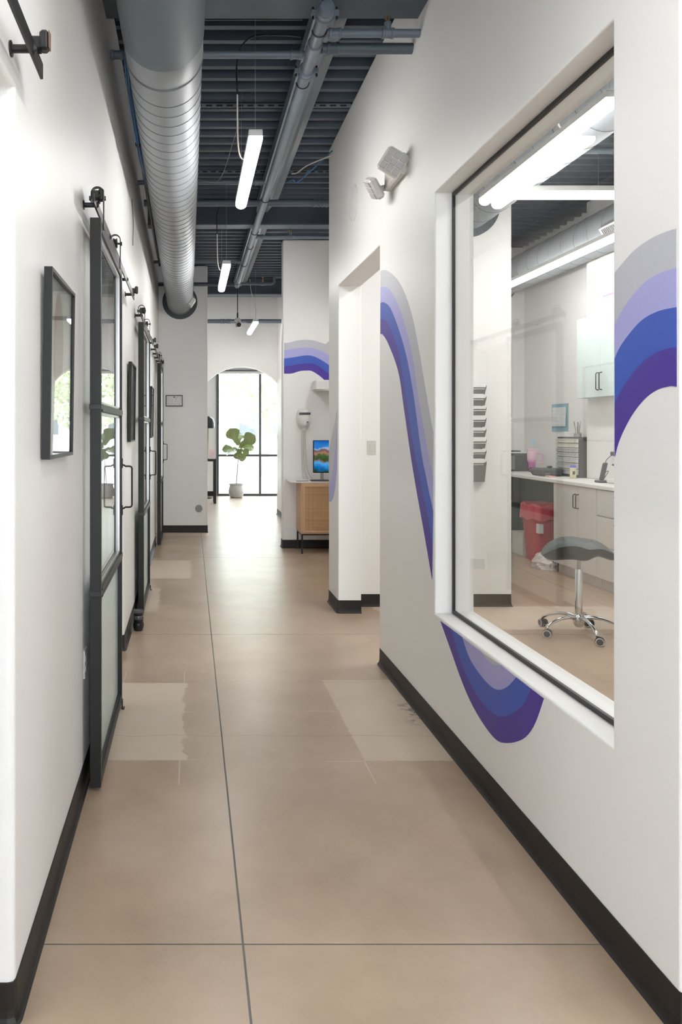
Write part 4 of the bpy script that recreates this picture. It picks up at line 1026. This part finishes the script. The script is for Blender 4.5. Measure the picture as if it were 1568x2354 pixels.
# red bin and things in the knee space
t = thing('waste_bin', 'red waste bin with a red plastic bag folded over its rim', 'bin', (3.93, 8.52, 0)); ox = t.location
def frust(cx, cy, z0, z1, a0, b0, a1, b1, name, m, par, wob=0):
    vs = []; n_ = 40
    for z, a, b in ((z0, a0, b0), (z1, a1, b1)):
        for k in range(n_):
            an = 2*PI*k/n_; c_, s_ = math.cos(an), math.sin(an); q = (abs(c_)**6+abs(s_)**6)**(-1/6)
            vs.append((cx+a*c_*q*(1+wob*math.sin(k*2.3)), cy+b*s_*q*(1+wob*math.cos(k*1.9)), z+wob*math.sin(k*1.1)*.5))
    fs = [(k, (k+1) % n_, n_+(k+1) % n_, n_+k) for k in range(n_)]+[tuple(range(n_)), tuple(n_+k for k in range(n_))]
    return MB().add(vs, fs, True).obj(name, m, par, off=ox)
frust(3.93, 8.52, 0.002, .60, .12, .16, .165, .205, 'bin_body', 'red_plastic', t)
frust(3.93, 8.52, .47, .635, .185, .225, .175, .215, 'bag', 'red_film', t, .03)
MB().cbox(3.79, 3.84, 8.28, 8.345, .33, .43, .001).obj('label', 'paper', t, off=ox).rotation_euler = (0, 0, 0)
t = thing('storage_box', 'white cardboard box with a green mark on the floor left of the red bin', 'box', (3.93, 8.95, 0)); ox = t.location
MB().cbox(3.84, 4.02, 8.80, 9.10, .001, .26, .002).obj('carton', 'paper', t, off=ox)
MB().box(3.90, 3.96, 8.798, 8.7998, .09, .17).obj('green_mark', mat('green_print', (.40, .46, .25), .6), t, off=ox)
t = thing('plastic_bag', 'crumpled clear white plastic bag on the floor before the red bin', 'bag', (3.74, 8.03, 0)); R_ = random.Random(4)
vs = []; fs = []; A, B = 20, 12
for i_ in range(B+1):
    for k in range(A):
        ph = PI*.5*i_/B; an = 2*PI*k/A; r_ = .14*math.cos(ph)**.6*(1+R_.uniform(-.18, .18)); vs.append((r_*math.cos(an)*.75, r_*math.sin(an)*1.2, .004+.15*math.sin(ph)*(1+R_.uniform(-.15, .1))))
for i_ in range(B):
    for k in range(A): fs.append((i_*A+k, i_*A+(k+1) % A, (i_+1)*A+(k+1) % A, (i_+1)*A+k))
fs += [tuple(range(A)), tuple(B*A+k for k in range(A))]
MB().add(vs, fs).obj('bag_film', mat('pale_pinkish_film', (.66, .60, .58), .3), t)
o = MB().lathe([(.03, .001), (.055, .02), (.06, .18), (.055, .28), (.03, .33), (.01, .34)], (3.97, 8.14, 0), n=18).obj('blue_bag', mat('blue_purple_film', (.06, .055, .20), .35), loc=(3.97, 8.14, 0)); tag(o, 'dark blue bundle behind the saddle stool seat beside the red bin', 'bag')

# on the worktop
CZ = CT+.0005
t = thing('tumbler', 'pink ombre insulated tumbler with handle and lid on the worktop', 'tumbler', (4.09, 9.12, CZ)); k_ = 1.0
MB().lathe([(.034, 0), (.038, .004), (.041, .11), (.053, .135), (.056, .25), (.053, .255)], n=28).obj('cup_body', 'ombre', t)
MB().lathe([(.056, .250), (.058, .252), (.058, .272), (.05, .276), (.01, .276)], n=28).obj('lid', mat('pale_pink_lid', (.76, .55, .66), .3), t)
MB().tube(resample3([(.05, -.02, .225), (.09, -.03, .225), (.108, -.035, .20), (.108, -.035, .14), (.098, -.03, .11), (.05, -.02, .115)], 18), .009, 8).obj('handle', mat('pink_handle', (.74, .42, .60), .35), t)
t = thing('sticker_stand', 'small round blue tag on a clear stick above the tumbler', 'tag', (4.13, 9.18, CZ+.2775))
MB().cyl((0, 0, 0), (0, 0, .06), .0018, 6).obj('stick', 'paper', t)
MB().lathe([(.008, -.002), (.024, -.002), (.024, .002), (.008, .002)], (0, 0, .083), 'y', 20).obj('round_tag', mat('sky_blue_plastic', (.25, .52, .72), .4), t)
t = thing('desk_speaker', 'black box with silver trim at the far left end of the worktop', 'appliance', (4.02, 9.40, CZ)); ox = t.location
MB().cbox(3.86, 4.14, 9.28, 9.50, CZ, CZ+.215, .012).obj('housing', 'dark_grey', t, off=ox)
MB().cbox(3.865, 4.135, 9.285, 9.495, CZ+.216, CZ+.236, .006).obj('silver_lid', 'white_metal', t, off=ox)
MB().cbox(3.92, 4.05, 9.33, 9.45, CZ+.2365, CZ+.250, .004).obj('top_tray', 'black_metal', t, off=ox)
ring_ = MB().cbox(3.87, 3.95, 9.272, 9.279, CZ+.02, CZ+.19, .002).obj('front_panel', 'steel', t, off=ox)
t = thing('pouch_case', 'dark grey zipped rounded pouch lying on the worktop', 'pouch', (3.93, 8.40, CZ)); ox = t.location
MB().cbox(3.80, 4.035, 8.22, 8.52, CZ, CZ+.085, .022).obj('case_body', 'dark_grey', t, off=ox)
for (x, y) in (): pass
MB().tube([(3.798, 8.24, CZ+.055), (3.798, 8.50, CZ+.055)], .0025, 6).obj('zip', mat('dull_red_zip', (.25, .08, .08), .5), t, off=ox)
MB().cbox(3.83, 3.88, 8.216, 8.2205, CZ+.015, CZ+.038, .001).obj('name_tag', 'mid_grey', t, off=ox)
MB().tube(resample3([(3.80, 8.45, CZ+.03), (3.77, 8.46, CZ+.05), (3.765, 8.47, CZ+.07), (3.80, 8.48, CZ+.085)], 10), .005, 6).obj('strap_loop', 'black_metal', t, off=ox)
MB().cbox(3.93, 3.97, 8.35, 8.40, CZ+.085, CZ+.108, .006).obj('top_clip', 'dark_grey', t, off=ox)
o = MB().cbox(3.80, 3.87, 8.06, 8.16, CZ, CZ+.014, .003).obj('pink_case', mat('pale_coral_plastic', (.72, .38, .36), .4), loc=(3.835, 8.11, CZ)); tag(o, 'small flat coral pink case in front of the grey pouch', 'case')
t = thing('drinks_can', 'yellow and white drinks can with a blue top on the worktop', 'can', (3.97, 7.90, CZ))
MB().lathe([(.024, 0), (.031, .008), (.032, .03), (.032, .105), (.031, .110)], n=24).obj('can_body', mat('cream_yellow_print', (.66, .62, .42), .35, var=.4, gscale=40), t)
MB().lathe([(.031, .110), (.030, .122), (.026, .130), (.024, .131)], n=24).obj('can_top', mat('blue_violet_metal', (.12, .12, .55), .3), t)
MB().cbox(-.020, .006, -.034, -.0315, .04, .075, .001).obj('dark_print', 'dark_grey', t)
t = thing('parts_organizer', 'grey desktop drawer organiser with rows of small clear drawers', 'organiser', (4.15, 8.22, CZ)); ox = t.location
oy0, oy1, oz0, oz1 = 7.975, 8.455, CZ, CZ+.425
MB().cbox(4.075, 4.24, oy0, oy1, oz0, oz1, .004).obj('case', 'dark_grey', t, off=ox)
rows = [8, 8, 8, 8, 3, 3, 3]; hs = [.050]*4+[.062]*3; z = oz1-.014; dm = mat('clear_drawer_plastic', (.52, .54, .54), .25); dm2 = mat('filled_drawer_plastic', (.74, .72, .62), .3)
for r_, (n_, h_) in enumerate(zip(rows, hs)):
    w_ = (oy1-oy0-.03)/n_
    for k in range(n_):
        a = oy0+.015+k*w_
        MB().cbox(4.052, 4.0749, a+.002, a+w_-.002, z-h_+.004, z-.012, .002).obj('drawer', dm2 if r_ < 2 else dm, t, off=ox)
    MB().cbox(4.046, 4.0749, oy0+.012, oy1-.012, z-.011, z-.003, .001).obj('drawer_shelf', 'white_metal', t, off=ox)
    z -= h_
t = thing('paper_tray', 'small stack of white cards on top of the drawer organiser', 'cards', (4.15, 8.36, oz1)); ox = t.location
for k, (a, b, z1) in enumerate(((8.34, 8.44, .045), (8.25, 8.335, .060), (8.18, 8.245, .055))): MB().cbox(4.09, 4.20, a, b, oz1+.0005, oz1+z1, .002).obj('card_stack', 'paper', t, off=ox)
t = thing('tool_cup', 'small metal cup holding dark tools on the drawer organiser', 'cup', (4.10, 8.06, oz1+.0005)); R_ = random.Random(5)
MB().lathe([(.030, 0), (.036, .003), (.036, .040), (.033, .040), (.032, .006)], n=20).obj('cup_body', 'steel', t)
for k in range(6):
    a = R_.uniform(-.018, .018); b = R_.uniform(-.018, .018); MB().tube([(a, b, .007), (a*1.5, b*1.5, .08), (a*2.4, b*2, R_.uniform(.11, .17))], [.003, .0035, .005], 6).obj('tool', ['dark_grey', 'steel', 'mid_grey'][k % 3], t)
t = thing('desk_phone', 'dark cordless phone standing in its cradle on the worktop', 'phone', (3.93, 7.26, CZ)); ox = t.location
MB().cbox(3.87, 3.98, 7.20, 7.30, CZ, CZ+.022, .006).obj('cradle', 'dark_grey', t, off=ox)
hm = MB().cbox(-.023, .023, -.012, .012, 0, .165, .008); hm.v = [(3.915+x+z*.22, 7.25+y, CZ+.024+z) for x, y, z in hm.v]; hm.obj('handset', 'dark_grey', t, off=ox)
t = thing('label_machine', 'white desk machine with a dark cord near the right window edge', 'machine', (4.0, 7.06, CZ)); ox = t.location
MB().cbox(3.90, 4.08, 6.95, 7.15, CZ, CZ+.05, .015).obj('base', 'white_plastic', t, off=ox)
MB().cbox(3.96, 4.07, 6.97, 7.13, CZ+.05, CZ+.17, .02).obj('upper_body', 'white_plastic', t, off=ox)
MB().cbox(3.90, 4.0, 7.0, 7.05, CZ+.171, CZ+.186, .004).obj('dark_arm', 'dark_grey', t, off=ox)
t = thing('wall_plug', 'dark plug on the wall with a cord hanging down to the worktop', 'plug', (4.128, 7.38, 1.215)); ox = t.location
MB().cbox(4.095, 4.1285, 7.33, 7.43, 1.205, 1.245, .004).obj('plug_body', 'dark_grey', t, off=ox)
MB().tube(resample3([(4.10, 7.42, 1.205), (4.08, 7.47, 1.16), (4.06, 7.46, 1.09), (4.03, 7.42, 1.04), (4.04, 7.36, 1.06), (4.02, 7.38, 1.0), (3.99, 7.38, CZ+.005)], 30), .003, 6).obj('cord', 'black_cable', t, off=ox)
t = thing('hanging_calendar', 'blue edged paper calendar hanging on the room wall above the organiser', 'calendar', (X1, 8.93, 1.45)); ox = t.location
MB().box(X1-.006, X1-.001, 8.74, 9.13, 1.44, 1.765).obj('backing', 'teal_card', t, off=ox)
pg = MB().box(-.002, 0, 0, .33, 0, .225); pg.v = [(X1-.009+x-.008*(1-z/.225), 8.775+y, 1.50+z) for x, y, z in pg.v]; pg.obj('page', 'calendar_print', t, off=ox)
for q, (z0, lb) in enumerate(((2.66, 'upper white notice card with a pink edge high on the chase wall'), (2.50, 'lower white notice card high on the chase wall'))):
    t = thing('notice_card', lb, 'notice', (4.129, 7.5, z0+.12), group='notice cards above the wall cabinet'); ox = t.location
    MB().box(4.1265, 4.1292, 7.34, 7.62, z0+.125, z0+.27).obj('card', 'notice_print', t, off=ox)
    if q == 0: MB().box(4.125, 4.1264, 7.34, 7.62, z0+.125, z0+.14).obj('pink_edge', 'pink', t, off=ox)

# file rack on the partition
t = thing('wall_file_rack', 'tall grey mesh wall file rack with paper in its tiers', 'file rack', (2.27, 6.28, 1.08)); ox = t.location
ry = 6.279
for x in (2.13, 2.40): MB().cbox(x-.004, x+.004, ry-.008, ry, 1.10, 1.82, .001).obj('side_rail', 'mid_grey', t, off=ox)
for k in range(8):
    z0 = 1.13+k*.088; d1 = .095
    pk = MB(); th = .002
    pr = [(ry-.004, z0), (ry-.055, z0), (ry-d1, z0+.056), (ry-d1+.003, z0+.056), (ry-.053, z0+.003), (ry-.004, z0+.003)]
    vs = [(x, y, z) for x in (2.13, 2.405) for y, z in pr]; n_ = 6
    pk.add(vs, [(i_, (i_+1) % n_, n_+(i_+1) % n_, n_+i_) for i_ in range(n_)]+[tuple(range(n_)), tuple(n_+i_ for i_ in range(n_))])
    p_ = pk.obj('pocket', 'mid_grey', t, off=ox)
    MB().ext([[(y, z) for y, z in ((ry-.004, z0), (ry-.055, z0), (ry-d1, z0+.072), (ry-.004, z0+.03))]], 'x', 2.4052, 2.4072).obj('pocket_side', 'mid_grey', p_, off=ox)
pk = MB().ext([[(ry-.002, 1.03), (ry-.045, 1.03), (ry-.085, 1.19), (ry-.002, 1.12)]], 'x', 2.13, 2.41).obj('bottom_pocket', 'mid_grey', t, off=ox)
for k in range(8):
    z0 = 1.136+k*.088; o = MB().cbox(2.145, 2.395+.008*(k % 3-1), ry-.088, ry-.058, z0+.034, z0+.085-.010*(k % 2), .002).obj('paper_stack', 'paper', loc=(2.27, ry-.06, z0)); tag(o, 'white paper sheaf in the grey file rack, '+['lowest of its eight tiers', 'second tier from the bottom', 'third tier from the bottom', 'fourth tier from the bottom', 'fourth tier from the top', 'third tier from the top', 'second tier from the top', 'topmost tier'][k], 'papers', 'paper sheaves in the file rack')

# room ductwork
def duct(x, z, y0, y1, r, label, flange=True, step=.26):
    t = thing('spiral_duct', label, 'duct', (x, y0, z)); L = y1-y0
    MB().lathe([(r, 0), (r, L)], axis='y', n=56).obj('tube_body', 'duct', t)
    h = []; K = 36; T_ = int((L-.3)/step)
    for i_ in range(T_*K+1): a = 2*PI*i_/K; h.append(((r+.0006)*math.cos(a), .15+step*i_/K, (r+.0006)*math.sin(a)))
    MB().tube(h, .0026, 4, smooth=False).obj('spiral_seam', 'duct_seam', t)
    if flange: MB().ext([[(q*math.cos(2*PI*(k+d)/48), q*math.sin(2*PI*(k+d)/48)) for q, d in ((r, 0), (r, 1), (r+.06, 1), (r+.06, 0))] for k in range(48)], 'y', L-.02, L-.002).obj('wall_flange', 'flange', t)
    return t
duct(2.28, 3.312, 1.0, 6.279, .21, 'spiral duct behind the big window, ending in the partition wall')
d2 = duct(3.98, 3.36, 1.0, 9.899, .20, 'spiral duct with a square grille over the room worktop')
a = PI+.55; m_ = MB().cbox(.195, .235, -.24, .24, -.075, .075, .004); yv = 6.75-1.0
def rot(m): m.v = [(x*math.cos(a)-z*math.sin(a), y+yv, x*math.sin(a)+z*math.cos(a)) for x, y, z in m.v]; return m
gv = rot(m_).obj('grille_frame', 'white_metal', d2)
for k in range(16): rot(MB().box(.234, .240, -.20+k*.026, -.188+k*.026, -.055, .055)).obj('louvre', 'mid_grey', gv)
branch(5.9, 3.62, 2.95, X1-.002, .025, 'grey pipe crossing the room ceiling behind the window', fits=(3.3,))
t = thing('conduit_pipe', 'grey pipe running beside the spiral duct in the room behind the window', 'pipe', (2.66, 1.2, 3.42)); MB().cyl((0, 0, 0), (0, 5.07, 0), .045, 20).obj('pipe_run', 'pipe', t)
MB().lathe([(.046, 2.0), (.052, 2.002), (.052, 2.08), (.046, 2.082)], axis='y', n=20).obj('pipe_joint', 'pipe', t)

# outdoors
o = struct(MB().box(-40, 45, 17.1, 70, -.25, -.05).obj('ground_outside', 'outside_ground'))
def tree(x, y, h, r, seed, label, m='tree_leaf'):
    R_ = random.Random(seed); t = thing('tree', label, 'tree', (x, y, -.05), group='trees outside the far window')
    MB().tube([(0, 0, 0), (.1, 0, h*.3), (0, .1, h*.6), (.1, 0, h*.8)], [.16, .13, .09, .04], 8).obj('trunk', 'bark', t)
    mb = MB()
    for _ in range(3400):
        while True:
            p = Vector((R_.uniform(-1, 1), R_.uniform(-1, 1), R_.uniform(-1, 1)))
            if .35 < p.length < 1: break
        lump = 1+.22*math.sin(p.x*7+seed)*math.cos(p.z*6)
        c = Vector((p.x*r*lump, p.y*r*lump, h*.64+p.z*h*.34*lump)); s_ = R_.uniform(.07, .15)
        a = Vector((R_.uniform(-1, 1), R_.uniform(-1, 1), R_.uniform(-1, 1))).normalized(); b = a.orthogonal().normalized(); b.rotate(Matrix.Rotation(R_.uniform(0, 6), 3, a)); e = a.cross(b)
        mb.add([c-b*s_, c+e*s_*.5, c+b*s_, c-e*s_*.5], [(0, 1, 2, 3)])
    k = mb.obj('foliage', m, t, fix=False); k['kind'] = 'stuff'
tree(2.4, 25, 4.8, 2.5, 1, 'leafy pale green tree outside, behind the right window pane')
tree(.2, 31.5, 5.0, 2.2, 2, 'yellow green tree outside, behind the fig plant', mat('yellow_green_foliage', (.38, .35, .20), .6, var=.3, gscale=1.2))
tree(6.3, 35, 6.2, 2.8, 3, 'larger tree outside at the right edge of the far window')
t = thing('low_building', 'pale low building far outside the right window pane', 'building', (5.8, 50, -.05))
MB().box(-4, 4, 0, 5, 0, 3.4).obj('wall', mat('pale_render', (.6, .58, .55), .7), t)
MB().box(-4.3, 4.3, -.4, 5.2, 3.4, 3.7).obj('roof', mat('grey_roof', (.3, .28, .27), .7), t)
for x in (-2.6, -.4, 1.8): MB().box(x, x+1.2, -.03, .02, 1.0, 2.3).obj('window', 'window_frame', t)

#NEXT
